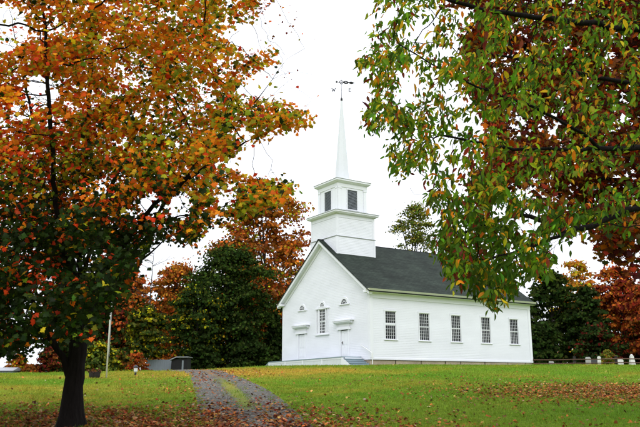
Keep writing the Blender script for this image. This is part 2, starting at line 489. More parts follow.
# raking cornice boards on the gable
for sgn in (-1, 1):
    for (d0, d1, drop0, drop1, nm) in ((-.36, -.05, .075, .34, 'rake_cornice'), (-.05, -.024, .3, .62, 'rake_frieze')):
        e = W / 2 + (.42 if nm == 'rake_cornice' else .0)
        pr = [(0, HR - drop0), (e, HR - SL * e - drop0), (e, HR - SL * e - drop1), (0, HR - drop1)]
        if nm == 'rake_cornice': pr[1] = (e, HR - SL * e - drop0); pr[2] = (e - .1, HR - SL * e - .26)
        MB().prism(pr, lambda p, k: (d0 + k * (d1 - d0), W / 2 + sgn * p[0], p[1])).build(nm, M['trim'], ch)
    e0 = W / 2 + sgn * (W / 2 - .32); e1 = W / 2 + sgn * (W / 2 + .42)
    MB().box(-.365, -.06, min(e0, e1), max(e0, e1), HE + .005, HE + .17).build('cornice_return', M['trim'], ch, .01)
# --- foundation of granite blocks
mb = MB()
x = 0.02
while x < L - .05:
    w = min(random.uniform(1.5, 2.6), L - x); d = random.uniform(-.015, .02)
    mb.box(x + .03, x + w - .05, .02 + d, .45, -1.0, -.02); x += w
x = .02
while x < W - .05:
    w = min(random.uniform(1.5, 2.4), W - x); mb.box(.02, .4, x + .012, x + w - .012, -1.0, -.012); x += w
mb.box(.3, L - .1, W - .4, W - .02, -1, -.012); mb.box(L - .4, L - .02, .4, W - .4, -1, -.012)
mb.build('foundation', M['granite'], ch, .012)
MB().box(.1, L - .1, .1, W - .1, -.9, -.02).build('foundation_core', M['black'], ch)

# --- sash windows
def sash_mb(mb, fn, a0, a1, z0, z1, nc, nr, o_=0.0, rail=.05, bar=.022, th=.03):
    def b(p, q, r, s, oo=o_, tt=th):
        c = [fn(p, oo, r), fn(q, oo, r), fn(q, oo - tt, r), fn(p, oo - tt, r), fn(p, oo, s), fn(q, oo, s), fn(q, oo - tt, s), fn(p, oo - tt, s)]
        mb.hexa(c)
    b(a0, a0 + rail, z0, z1); b(a1 - rail, a1, z0, z1); b(a0 + rail, a1 - rail, z0, z0 + rail); b(a0 + rail, a1 - rail, z1 - rail, z1)
    iw = (a1 - a0 - 2 * rail) / nc; ih = (z1 - z0 - 2 * rail) / nr
    for k in range(1, nc):
        x = a0 + rail + k * iw; b(x - bar / 2, x + bar / 2, z0 + rail, z1 - rail, o_ - .004)
    for k in range(1, nr):
        zz = z0 + rail + k * ih; b(a0 + rail, a1 - rail, zz - bar / 2, zz + bar / 2, o_ - .007)
def fbox(mb, fn, a0, a1, o0, o1, z0, z1):
    mb.hexa([fn(a0, o1, z0), fn(a1, o1, z0), fn(a1, o0, z0), fn(a0, o0, z0), fn(a0, o1, z1), fn(a1, o1, z1), fn(a1, o0, z1), fn(a0, o0, z1)])
def side_window(v, first=False):
    mb = MB()
    fbox(mb, side, v - WH - .10, v - WH, -.02, .045, WZ0, WZ1); fbox(mb, side, v + WH, v + WH + .10, -.02, .045, WZ0, WZ1)
    fbox(mb, side, v - WH - .12, v + WH + .12, -.02, .055, WZ1, WZ1 + .12)
    fr = mb.build('window', M['trim'], ch)
    mb = MB(); fbox(mb, side, v - WH - .14, v + WH + .14, -.02, .085, WZ0 - .07, WZ0); mb.build('sill', M['trim'], fr, .006)
    mz = (WZ0 + WZ1) / 2 + (.02 if first else 0)
    mb = MB(); sash_mb(mb, side, v - WH, v + WH, mz + (.10 if first else .0), WZ1 - .002, 5, 4, -.012, bar=.013, rail=.036)
    if first: fbox(mb, side, v - WH, v + WH, -.05, -.014, mz + .002, mz + .098)
    mb.build('sash', M['trim'], fr)
    mb = MB(); sash_mb(mb, side, v - WH, v + WH, WZ0 + .002, mz - .002, 5, 4, -.03, bar=.013, rail=.036); mb.build('sash', M['trim'], fr)
    mb = MB(); fbox(mb, side, v - WH, v + WH, -.075, -.066, WZ0, WZ1); mb.build('pane', M['glass'], fr)
    if first: fr['label'] = 'sash window with its upper sash slightly lowered'
for i, v in enumerate(WV): side_window(v, i == 0)
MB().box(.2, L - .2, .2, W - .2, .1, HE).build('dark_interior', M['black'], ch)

# --- tall centre window with side lights and fan
def half_disc(mb, fn, c, z, r, o0, o1, n=14):
    pr = [(c + r * math.cos(math.pi * k / n), z + r * math.sin(math.pi * k / n)) for k in range(n + 1)]
    mb.prism(pr, lambda p, k: fn(p[0], o0 + k * (o1 - o0), p[1]))
def arch_ring(mb, fn, c, z, r0, r1, o0, o1, n=14):
    for k in range(n):
        a, b = math.pi * k / n, math.pi * (k + 1) / n
        q = lambda r, t, o_: fn(c + r * math.cos(t), o_, z + r * math.sin(t))
        mb.hexa([q(r0, a, o1), q(r1, a, o1), q(r1, a, o0), q(r0, a, o0), q(r0, b, o1), q(r1, b, o1), q(r1, b, o0), q(r0, b, o0)])
def fan(name, c, z, r, frame, sillw, lab=None):
    mb = MB(); arch_ring(mb, front, c, z, r, r + frame, .0, .07)
    arch_ring(mb, front, c, z, r * .42, r * .50, .03, .055, 8)
    for k in range(1, 6):
        t = math.pi * k / 6; d = (math.cos(t), math.sin(t)); nrm = (-d[1] * .014, d[0] * .014)
        p = [(c + d[0] * r * .5 + nrm[0], z + d[1] * r * .5 + nrm[1]), (c + d[0] * r * .5 - nrm[0], z + d[1] * r * .5 - nrm[1]),
             (c + d[0] * r - nrm[0], z + d[1] * r - nrm[1]), (c + d[0] * r + nrm[0], z + d[1] * r + nrm[1])]
        mb.prism(p, lambda q, k2: front(q[0], .03 + .022 * k2, q[1]))
    o = mb.build(name, M['trim'], ch)
    m2 = MB(); half_disc(m2, front, c, z, r, .024, .032); m2.build('pane', M['glass'], o)
    m3 = MB(); fbox(m3, front, c - sillw / 2, c + sillw / 2, .0, .10, z - .08, z - .002); m3.build('sill', M['trim'], o, .006)
    if lab: o['label'] = lab
    return o
fan('fan_window', 8.92, 4.08, .35, .14, 1.3); fan('fan_window', 3.07, 4.08, .36, .15, 1.3)
fan('fan_light', 6.0, 4.12, .27, .13, 1.0, 'small arched fan light above the tall window')
mb = MB()
for s in (-1, 1):
    a, b = sorted((6 + s * .86, 6 + s * .76)); fbox(mb, front, a, b, -.02, .07, 2.05, 3.93)
    a, b = sorted((6 + s * .56, 6 + s * .44)); fbox(mb, front, a, b, -.02, .06, 2.05, 3.93)
fbox(mb, front, 6 - .95, 6 + .95, -.02, .11, 3.93, 4.03)
tw = mb.build('tall_window', M['trim'], ch)
mb = MB(); fbox(mb, front, 6 - .95, 6 + .95, -.02, .12, 1.95, 2.05); mb.build('sill', M['trim'], tw, .006)
mb = MB(); sash_mb(mb, front, 5.56, 6.44, 2.06, 2.99, 4, 4, -.01, bar=.03); sash_mb(mb, front, 5.56, 6.44, 2.995, 3.925, 4, 4, .012, bar=.03); mb.build('sash', M['trim'], tw)
for s in (-1, 1):
    a, b = sorted((6 + s * .757, 6 + s * .563)); mb = MB(); sash_mb(mb, front, a, b, 2.06, 3.925, 1, 8, .0, rail=.05, bar=.045); mb.build('side_light', M['trim'], tw)
mb = MB(); fbox(mb, front, 5.15, 6.85, -.07, -.055, 2.05, 3.95); mb.build('pane', M['glass'], tw)

# --- doors with entablature caps
for d, kn in zip(DOORS, (0, 1)):
    mb = MB(); fbox(mb, front, d - .46, d + .46, -.09, -.03, .22, 2.14)
    for (a, b) in ((-.36, -.04), (.04, .36)):
        for (p, q) in ((.38, 1.0), (1.12, 2.0)): 
            fbox(mb, front, d + a, d + b, -.03, -.018, p, q); fbox(mb, front, d + a + .06, d + b - .06, -.018, -.008, p + .06, q - .06)
    dr = mb.build('door', M['trim'], ch)
    if kn: mb = MB(); mb.tube([front(d + .25, .0, 1.27), front(d + .25, .07, 1.27)], [.02, .045], 10); fbox(mb, front, d + .21, d + .29, -.03, -.005, 1.16, 1.38); mb.build('handle', M['brass'], dr)
    mb = MB()
    for s in (-1, 1):
        a, b = sorted((d + s * .46, d + s * .66)); fbox(mb, front, a, b, -.03, .05, .2, 2.2)
    fbox(mb, front, d - .83, d + .83, -.02, .13, 2.2, 2.35)
    fbox(mb, front, d - .70, d + .70, -.02, .055, 2.35, 2.64)
    mb.build('door_casing', M['trim'], ch, .005)
    mb = MB(); mb.prism([(.02, 2.64), (.16, 2.64), (.22, 2.70), (.30, 2.74), (.30, 2.82), (.02, 2.88)], lambda p, k: front(d - 1.08 - (.1 if 0 else 0) + 2.16 * k, p[0], p[1]))
    fbox(mb, front, d - 1.2, d + 1.2, .02, .33, 2.825, 2.87); mb.build('door_cap', M['trim'], ch)

# --- tower
VT, UT = 1.907, 6.0
def ring_faces(a, fnmb):
    """four outward faces of a square tower, half size a"""
    return [lambda t, o_, z: (VT - a - o_, UT - t, z), lambda t, o_, z: (VT + t, UT - a - o_, z),
            lambda t, o_, z: (VT + a + o_, UT + t, z), lambda t, o_, z: (VT - t, UT + a + o_, z)]
mb = MB(); a = 1.83
for fn in ring_faces(a, 0): clap_rows(mb, -a + .12, a - .12, 6.6, 9.36, fn)
mb.box(VT - a, VT + a, UT - a, UT + a, 6.5, 9.36)
for sx in (-1, 1):
    for sy in (-1, 1): mb.box(VT + sx * a - (.14 if sx > 0 else .03), VT + sx * a + (.03 if sx > 0 else .14), UT + sy * a - (.14 if sy > 0 else .03), UT + sy * a + (.03 if sy > 0 else .14), 6.5, 9.355)
mb.build('tower_base', M['clap'], ch)
mb = MB().lathe([(0, 0)], n=4) if 0 else MB()
mb.box(VT - 1.89, VT + 1.89, UT - 1.89, UT + 1.89, 9.362, 9.40)
mb.build('string_course', M['shade_trim'], ch)
mb = MB(); a = 1.79
for fn in ring_faces(a, 0): clap_rows(mb, -a + .12, a - .12, 9.402, 10.85, fn)
mb.box(VT - a, VT + a, UT - a, UT + a, 9.402, 11.1)
for sx in (-1, 1):
    for sy in (-1, 1): mb.box(VT + sx * a - (.14 if sx > 0 else .03), VT + sx * a + (.03 if sx > 0 else .14), UT + sy * a - (.14 if sy > 0 else .03), UT + sy * a + (.03 if sy > 0 else .14), 9.403, 10.85)
mb.box(VT - a - .032, VT + a + .032, UT - a - .032, UT + a + .032, 10.852, 11.09)
mb.build('tower_stage', M['clap'], ch)
def sq(prof, name, mat):
    mb = MB(); i = 0
    s2 = math.sqrt(2)
    rings = []
    for (r, z) in prof:
        b = len(mb.v); rings.append(b)
        mb.v += [(VT - r, UT - r, z), (VT + r, UT - r, z), (VT + r, UT + r, z), (VT - r, UT + r, z)]
    for p, q in zip(rings, rings[1:]):
        for k in range(4): mb.f.append((p + k, p + (k + 1) % 4, q + (k + 1) % 4, q + k))
    mb.f.append(tuple(reversed(range(rings[0], rings[0] + 4)))); mb.f.append(tuple(range(rings[-1], rings[-1] + 4)))
    return mb.build(name, mat, ch)
AC1, AC2, A2 = 2.114, 1.683, 1.376
sq([(1.80, 11.092), (1.90, 11.12), (2.02, 11.17), (2.02, 11.20), (AC1 - .02, 11.24), (AC1 - .02, 11.345)], 'tower_cornice', M['trim'])
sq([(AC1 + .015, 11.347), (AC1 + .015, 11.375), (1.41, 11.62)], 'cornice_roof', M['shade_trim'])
LZ0, LZ1, LWH = 11.70, 13.28, .47
mb = MB()
for k, fn in enumerate(ring_faces(A2, 0)):
    fbox(mb, fn, -A2, -LWH, -.1, .0, 11.45, LZ1); fbox(mb, fn, LWH, A2, -.1, .0, 11.45, LZ1)
    fbox(mb, fn, -A2, A2, -.1, .0, LZ1, 13.6); fbox(mb, fn, -LWH, LWH, -.1, .0, 11.45, LZ0)
mb.build('belfry_wall', M['trim'], ch)
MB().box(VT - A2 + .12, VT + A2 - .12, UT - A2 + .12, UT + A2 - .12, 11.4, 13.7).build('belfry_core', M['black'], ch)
for fn in ring_faces(A2, 0):
    mb = MB()
    for s in (-1, 1):
        a, b = sorted((s * LWH, s * (LWH + .09))); fbox(mb, fn, a, b, .002, .035, LZ0, LZ1)
        a, b = sorted((s * (A2 + .001), s * (A2 - .28))); fbox(mb, fn, a, b, .003, .05, 11.56, 13.42)
        a, b = sorted((s * (A2 + .02), s * (A2 - .31))); fbox(mb, fn, a, b, .051, .075, 13.3, 13.42)
    fbox(mb, fn, -LWH - .09, LWH + .09, .002, .04, LZ1, LZ1 + .09)
    fbox(mb, fn, -LWH - .11, LWH + .11, .002, .06, LZ0 - .07, LZ0)
    fr = mb.build('louver_frame', M['trim'], ch)
    mb = MB(); z = LZ0 + .03
    while z < LZ1 - .03:
        mb.hexa([fn(-LWH, .012, z), fn(LWH, .012, z), fn(LWH, -.085, z + .085), fn(-LWH, -.085, z + .085), fn(-LWH, .012, z + .018), fn(LWH, .012, z + .018), fn(LWH, -.085, z + .10), fn(-LWH, -.085, z + .10)])
        z += .088
    mb.build('louver_slats', M['louver'], fr)
sq([(A2 + .045, 13.44), (A2 + .06, 13.62), (A2 + .06, 13.72), (A2 + .16, 13.78), (A2 + .22, 13.84), (AC2 - .02, 13.90), (AC2 - .02, 14.02)], 'belfry_cornice', M['trim'])
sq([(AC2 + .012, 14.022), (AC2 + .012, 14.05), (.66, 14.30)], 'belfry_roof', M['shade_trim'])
MB().lathe([(.70, 14.2), (.70, 14.42), (.60, 14.46), (.075, 21.3), (.0, 21.32)], (VT, UT), 8).build('spire', M['spire'], ch)
# --- weather vane
mb = MB()
mb.lathe([(.03, 21.2), (.09, 21.32), (.11, 21.42), (.08, 21.52), (.03, 21.6)], (VT, UT), 10)
mb.tube([(VT, UT, 21.4), (VT, UT, 23.8)], [.028, .012], 6)
wv = mb.build('weathervane', M['iron'], ch)
cr, sr = math.cos(-YAW), math.sin(-YAW)
def wx(dx, dz, dy=0): return (VT + dx * cr - dy * sr, UT + dx * sr + dy * cr, dz)    # along the world's east-west line
mb = MB(); mb.tube([wx(-.62, 22.27), wx(.62, 22.27)], .010, 5); mb.build('compass_arm', M['iron'], wv)
def strokes(segs, x0, z0, h, name):
    mb = MB()
    for (a, b, c, d) in segs:
        mb.tube([wx(x0 + a * h, z0 + b * h), wx(x0 + c * h, z0 + d * h)], .030, 4)
    mb.build(name, M['iron'], wv)
hL = .31
strokes([(-.45, 1, -.22, 0), (-.22, 0, 0, .8), (0, .8, .22, 0), (.22, 0, .45, 1), (-.6, 1, -.3, 1), (.3, 1, .6, 1)], -.66, 22.12, hL, 'letter_west')
strokes([(-.25, 0, -.25, 1), (-.25, 1, .32, 1), (-.25, 0, .32, 0), (-.25, .5, .2, .5)], .70, 22.12, hL, 'letter_east')
ar = empty('vane_arrow'); ar.parent = wv
bpy.data.objects.remove(ar)
mb = MB()
q = [(-.42, .03), (-.30, .03), (-.16, .04)]
mb.lathe([(.0, 0), (.0, 0)], n=3) if 0 else None
def vz(p): return wx(p[0], 22.97 - .07 * p[0] + p[1])
mb.tube([vz((-.48, 0)), vz((-.44, .0)), vz((-.36, 0)), vz((-.32, 0))], [.03, .09, .09, .03], 8)
mb.tube([vz((-.36, 0)), vz((1.05, 0))], .03, 6)
mb.tube([vz((.15 * math.cos(t), .15 * math.sin(t))) for t in np.linspace(0, 6.283, 17)], .035, 5)
for (a, b, h) in ((.13, .62, .10), (.62, 1.02, .075)):
    for s in (-1, 1):
        mb.tube([vz((a + (b - a) * t, s * h * math.sin(math.pi * t))) for t in np.linspace(0, 1, 9)], .045, 5)
mb.tube([vz((1.0, 0)), vz((1.2, -.02))], [.04, .01], 5)
mb.build('vane_arrow', M['iron'], wv)

# --- ramp, steps and handrail in front of the church
rp = empty('access_ramp', (CX, CY, ZB), YAW)
tag(rp, 'low white panelled entrance ramp running along the church front', 'ramp')
VO = -1.62
rz = lambda u: float(np.interp(u, [1.0, 11.3, 12.15], [.215, .06, -.40]))
mb = MB(); us = [1.0, 3, 5, 7, 9, 11.3, 12.15]
for a, b in zip(us, us[1:]):
    mb.hexa([(VO - .06, a, rz(a) - .06), (-.06, a, rz(a) - .06), (-.06, b, rz(b) - .06), (VO - .06, b, rz(b) - .06), (VO - .06, a, rz(a)), (-.06, a, rz(a)), (-.06, b, rz(b)), (VO - .06, b, rz(b))])
mb.build('deck', M['step'], rp)
mb = MB(); zb = -.60
def vbox(mb, x0, x1, u0, u1, f0, f1):
    mb.hexa([(x0, u0, f0(u0)), (x1, u0, f0(u0)), (x1, u1, f0(u1)), (x0, u1, f0(u1)), (x0, u0, f1(u0)), (x1, u0, f1(u0)), (x1, u1, f1(u1)), (x0, u1, f1(u1))])
pu = [1.0, 3.6, 6.2, 8.75, 11.3]
vbox(mb, VO - .03, VO + .03, 1.0, 11.3, lambda u: rz(u) - .17, lambda u: rz(u) - .062)
vbox(mb, VO - .03, VO + .03, 11.3, 11.98, lambda u: rz(u) - .10, lambda u: rz(u) - .062)
vbox(mb, VO - .03, VO + .03, 1.0, 11.3, lambda u: zb, lambda u: -.36)
mb.build('skirt_rail', M['trim'], rp)
for u in pu:
    mb = MB(); vbox(mb, VO - .05, VO + .05, u - .07 if u > 1 else u, u + .07 if u > 1 else u + .14, lambda q: zb, lambda q: rz(q) - .062); mb.build('skirt_post', M['trim'], rp)
for a, b in zip(pu, pu[1:]):
    mb = MB(); vbox(mb, VO - .006, VO + .02, a + .07, b - .07, lambda u: -.36, lambda u: rz(u) - .17)
    u = a + .3
    while u < b - .2:
        vbox(mb, VO - .014, VO - .008, u, u + .16, lambda q: -.355, lambda q: rz(q) - .175); u += .19
    mb.build('skirt_panel', M['lattice'], rp)
mb = MB(); mb.box(-1.5, -.1, .9, 1.0, zb, .15); mb.build('landing_wall', M['trim'], rp)
st = empty('entry_steps', (CX, CY, ZB), YAW)
tag(st, 'blue grey wooden entrance steps with thin handrail at church corner', 'steps')
for k in range(4):
    z1 = .215 - .15 * (k + 1); u1 = .99 - .29 * k
    MB().box(VO - .04, -.07, u1 - .32, u1 - .003, z1 - .04, z1).build('tread', M['step'], st, .006)
    MB().box(VO, -.09, u1 - .29, u1 - .003, z1 - .24, z1 - .043).build('riser', M['step'], st)
for x in (VO - .043, -.068):
    MB().prism([(.99, .10), (.70, -.06), (-.12, -.50), (-.12, -.66), (.99, -.66)], lambda p, k: (x + .04 * k, p[0], p[1])).build('stringer', M['trim'], st)
mb = MB(); mb.tube([(-.2, -.45, -.55), (-.2, -.45, .43)], .03, 8); mb.tube([(-.2, -.47, .42), (-.14, .97, 1.03), (-.04, 1.0, 1.03)], .025, 8)
mb.build('handrail', M['pole'], st)

# ---------------------------------------------------------------- trees: skeletons grown towards points in the crown
def grow(att, nodes, par, step, infl, kill, maxit=140, jit=.25, up=.05):
    att = np.asarray(att, float); nodes = [np.asarray(n, float) for n in nodes]; par = list(par)
    NA = np.array(nodes)
    d = np.linalg.norm(att[:, None] - NA[None], axis=2); near = d.argmin(1); dist = d.min(1)
    alive = np.ones(len(att), bool); kids = {}
    for it in range(maxit):
        alive &= dist > kill
        act = np.where(alive & (dist < infl))[0]
        if len(act) == 0: break
        dirs = np.zeros((len(nodes), 3)); NA = np.array(nodes)
        v = att[act] - NA[near[act]]; v /= np.linalg.norm(v, axis=1)[:, None]
        np.add.at(dirs, near[act], v)
        new = []
        for i in np.unique(near[act]):
            if kids.get(i, 0) >= 3:
                alive[act[near[act] == i]] &= rng.random((near[act] == i).sum()) > .3; continue
            q = dirs[i]; q = q / (np.linalg.norm(q) + 1e-9) + rng.normal(size=3) * jit + np.array([0, 0, up])
            q /= np.linalg.norm(q); nodes.append(NA[i] + q * step); par.append(int(i)); kids[i] = kids.get(i, 0) + 1
            new.append(len(nodes) - 1)
        if not new: break
        Q = np.array([nodes[k] for k in new]); dd = np.linalg.norm(att[:, None] - Q[None], axis=2)
        j = dd.argmin(1); m = dd.min(1); b = m < dist; dist[b] = m[b]; near[b] = np.array(new)[j[b]]
    return np.array(nodes), np.array(par)

def poly_seed(polys, step):
    """limbs given as polylines; each after the first starts on the nearest node already there"""
    nodes, par, rad = [], [], []
    for pl in polys:
        pl = [np.array(p, float) for p in pl]
        if nodes:
            d = np.linalg.norm(np.array(nodes) - pl[0], axis=1); last = int(d.argmin())
        else: nodes.append(pl[0]); par.append(-1); last = 0
        for a, b in zip(pl, pl[1:]):
            n = max(1, int(np.linalg.norm(b - a) / step))
            for k in range(1, n + 1):
                nodes.append(a + (b - a) * k / n + rng.normal(size=3) * step * .07); par.append(last); last = len(nodes) - 1
    return nodes, par

def radii(nodes, par, r0, expo=2.3):
    n = len(nodes); r = np.zeros(n); acc = np.zeros(n)
    for i in range(n - 1, -1, -1):
        r[i] = max(acc[i] ** (1 / expo), r0)
        if par[i] >= 0: acc[par[i]] += r[i] ** expo
    return r

def skeleton_mesh(nodes, par, r, flare=None, bumpy=0):
    n = len(nodes); kids = [[] for _ in range(n)]
    for i, p in enumerate(par):
        if p >= 0: kids[p].append(i)
    mb = MB(); stack = [(0, -1)]
    while stack:
        i, p = stack.pop()
        chain = ([p] if p >= 0 else []) + [i]
        rr = ([min(r[p], r[i] * 1.25)] if p >= 0 else []) + [r[i]]
        while kids[i]:
            ks = sorted(kids[i], key=lambda k: -r[k])
            for k in ks[1:]: stack.append((k, i))
            i = ks[0]; chain.append(i); rr.append(r[i])
        big = max(rr)
        mb.tube([nodes[k] for k in chain], [float(x) for x in rr], 14 if big > .1 else (7 if big > .03 else (5 if big > .012 else 3)), cap=False)
    return mb

def limit_trunk(r, nodes, rmax, power=1.0):
    s = rmax / r[0]
    return r * (s if s < 1 else s ** .7) if False else np.where(r > .01, .01 + (r - .01) * (rmax - .01) / (r[0] - .01), r)

# leaf outlines -------------------------------------------------
def fan_faces(n): return np.array([(0, 1 + k, 1 + (k + 1) % n) for k in range(n)])
def maple_template():
    ang = [-90, -55, -22, 2, 22, 52, 66, 90, 114, 128, 158, 178, 202, 235]
    rad = [.22, .58, .50, .92, .64, .74, .62, 1.0, .62, .74, .64, .92, .50, .58]
    rim = [(r * math.cos(R(a)), r * math.sin(R(a)) + .35) for a, r in zip(ang, rad)]
    v = [(0, .35, .07)] + [(x, y, -.16 * (x * x + (y - .35) ** 2)) for x, y in rim]
    return np.array(v) * .62, fan_faces(len(rim))
def cherry_template():
    rim = [(0, 0), (.13, .18), (.19, .42), (.15, .70), (.06, .9), (0, 1.05), (-.06, .9), (-.15, .70), (-.19, .42), (-.13, .18)]
    v = [(0, .5, -.05)] + [(x, y, -.22 * (y - .45) ** 2 + .10 * abs(x) / .19) for x, y in rim]
    return np.array(v), fan_faces(len(rim))
def blob_template():
    rim = [(-.45, -.12), (-.1, -.5), (.42, -.3), (.55, .2), (.1, .55), (-.4, .35)]
    return np.array([(x, y, -.25 * (x * x + y * y)) for x, y in rim]), None
def place_leaves(tmpl, P, axis, nrm, size):
    """instances of a leaf outline baked into one mesh"""
    T, Fc = tmpl
    y = axis / np.linalg.norm(axis, axis=1)[:, None]
    z = nrm - (nrm * y).sum(1)[:, None] * y; z /= (np.linalg.norm(z, axis=1)[:, None] + 1e-9)
    x = np.cross(y, z)
    V = P[:, None] + size[:, None, None] * (T[None, :, 0, None] * x[:, None] + T[None, :, 1, None] * y[:, None] + T[None, :, 2, None] * z[:, None])
    m = len(T); n = len(P)
    if Fc is None: F_ = (np.arange(n)[:, None] * m + np.arange(m)[None])
    else: F_ = (np.arange(n)[:, None, None] * m + Fc[None]).reshape(-1, 3)
    return V.reshape(-1, 3), F_, m
def pick(pal, w, n, jitter=.18, val=.22):
    pal = np.array(pal); w = np.asarray(w, float)
    if w.ndim == 1: w = np.tile(w, (n, 1))
    c = np.cumsum(w, 1); c /= c[:, -1:]
    i = (rng.random(n)[:, None] > c).sum(1)
    i2 = np.roll(i, 1)
    k = pal[np.clip(i, 0, len(pal) - 1)] * (1 + rng.normal(size=(n, 3)) * jitter)
    return np.clip(k * np.exp(rng.normal(size=(n, 1)) * val), .003, .8)
def in_poly(px, py, poly):
    poly = np.array(poly, float); ins = np.zeros(len(px), bool); j = len(poly) - 1
    for i in range(len(poly)):
        xi, yi = poly[i]; xj, yj = poly[j]
        c = ((yi > py) != (yj > py)) & (px < (xj - xi) * (py - yi) / (yj - yi + 1e-9) + xi); ins ^= c; j = i
    return ins

ORANGE, DEEP, RED, YEL = (.80, .225, .008), (.68, .120, .006), (.60, .050, .010), (.76, .42, .02)
OLIVE, GREEN, SHADE_GREEN, BROWN, MAROON = (.33, .285, .012), (.15, .19, .010), (.018, .034, .005), (.17, .060, .014), (.10, .014, .010)  # the darkest green carries crown shade in its leaf colour

# ---------------------------------------------------------------- the big maple at the left
MX, MY = -4.56, 13.75
MZ = Gf(MX, MY)
maple_poly = [(-170, -170), (300, -170), (274, 0), (250, 24), (222, 36), (240, 50), (280, 52), (270, 66), (240, 82), (230, 94), (284, 98), (316, 116), (309, 131), (270, 138),
              (240, 150), (222, 165), (255, 178), (298, 180), (292, 196), (262, 214), (235, 222), (208, 228), (196, 248), (155, 243), (140, 262), (133, 280), (119, 303), (98, 326), (88, 344), (60, 348), (44, 343), (30, 358), (0, 360), (-170, 352)]
mh = [(5, 28, 26, .9), (40, 92, 20, .9), (20, 110, 12, .8), (152, 203, 13, .95), (180, 206, 14, .9), (170, 235, 8, .5), (55, 120, 9, .8), (95, 255, 8, .4), (205, 214, 8, .6), (228, 200, 12, .8), (120, 65, 7, .6), (38, 345, 10, .5)]
def slab_points(n, poly, d0, d1, holes, test):
    out = []
    while len(out) < n:
        q = np.stack([rng.uniform(-170, 770, 6000), rng.uniform(-170, 362, 6000), rng.uniform(d0, d1, 6000)], 1)
        a, b = (q[:, 0] - 320) / F, (213.5 - q[:, 1]) / F
        dy, dz = cs - b * sn, sn + b * cs; t = q[:, 2] / dy
        p = np.stack([a * t, q[:, 2], EYE + dz * t], 1)
        ok = in_poly(q[:, 0], q[:, 1], poly) & test(p)
        for (hx, hy, hr, pr) in holes: ok &= ~((((q[:, 0] - hx) ** 2 + (q[:, 1] - hy) ** 2) < hr * hr) & (rng.random(6000) < pr))
        out += list(p[ok])
    return np.array(out[:n])
def maple_test(p):
    h = (p[:, 2] - 2.0) / 9.0
    rr = 5.7 * np.clip(1.02 - np.clip(h - .35, 0, 1) ** 2 * 1.6, .2, 1)
    return ((p[:, 0] + 4.2) ** 2 + (p[:, 1] - 13.7) ** 2 < rr ** 2) & (p[:, 2] > 1.75)
att = slab_points(4400, maple_poly, 9.8, 18.8, mh, maple_test)
a, b = proj(att); sp = snoise(att * np.array([1, 1, 2.0]), 1.9, 77)
att = att[~((sp > .22) & (a > 120) & (b < 240)) & ~((sp > .95) & (b < 200))]
def lift(px, py, Y): return tuple(U(px, py, Y))
limbs = [[(MX, MY, MZ - .25), (MX + .0, MY, MZ + .5), (MX + .02, MY, MZ + 1.3), (MX + .06, MY + .05, 2.9), lift(80, 250, 13.7), lift(86, 150, 13.6), lift(92, 40, 13.5), lift(95, -90, 13.6)],
         [(MX, MY, 1.15), (MX - .03, MY, 1.55), lift(62, 357, 13.65), lift(50, 338, 13.5), lift(40, 315, 13.3), lift(15, 262, 12.6), lift(-40, 190, 12.0)],
         [(MX + .02, MY, 2.6), lift(110, 275, 14.2), lift(150, 222, 14.4), lift(200, 160, 14.2), lift(250, 110, 13.8), lift(290, 82, 13.5)],
         [(MX, MY, 2.9), lift(105, 268, 12.8), lift(155, 205, 12.2), lift(215, 158, 11.8), lift(290, 122, 11.5)],
         [(MX, MY, 3.2), lift(66, 235, 14.6), lift(40, 150, 15.2), lift(20, 60, 15.4), lift(0, -40, 15.4)],
         [(MX, MY, 3.5), lift(105, 200, 14.3), lift(150, 100, 14.8), lift(190, 10, 15.0), lift(215, -60, 15)],
         [(MX, MY, 3.0), lift(60, 240, 12.6), lift(50, 120, 11.8), lift(45, 20, 11.4)],
         [lift(150, 222, 14.4), lift(200, 212, 14.2), lift(255, 200, 14.0), lift(292, 186, 13.9)],
         [(MX, MY, 2.4), lift(95, 300, 14.6), lift(125, 275, 15.2), lift(165, 240, 15.4)],
         [lift(250, 110, 13.8), lift(272, 78, 13.6), lift(288, 58, 13.5), lift(305, 48, 13.5)],
         [lift(272, 78, 13.6), lift(290, 72, 13.7), lift(312, 74, 13.8)], [lift(272, 92, 13.6), lift(296, 88, 13.6), lift(312, 98, 13.6)]]
nodes, par = poly_seed(limbs, .2)
nseed = len(nodes)
nodes, par = grow(att, nodes, par, .16, 1.5, .22, 150, .25, .04)
r = radii(nodes, par, .0045, 2.35); r = limit_trunk(r, nodes, .178); r = np.where((r > .01) & (nodes[:, 2] > 2.6), .01 + (r - .01) * .72, r)
_a, _b = proj(nodes); r = np.where((r > .009) & (_a > 205), r * np.interp(_a, [205, 270], [1, .5]), r); r = np.where((_a < 66) & (nodes[:, 2] > 1.5) & (r > .03), r * .78, r); r = np.where(_a > 258, np.maximum(r * .8, .0036), r)
tr = empty('maple_tree', (MX, MY, MZ))
tag(tr, 'large orange and green maple with thick dark trunk at the left lawn', 'tree', 'big trees framing the view')
mb = skeleton_mesh(nodes, par, r)
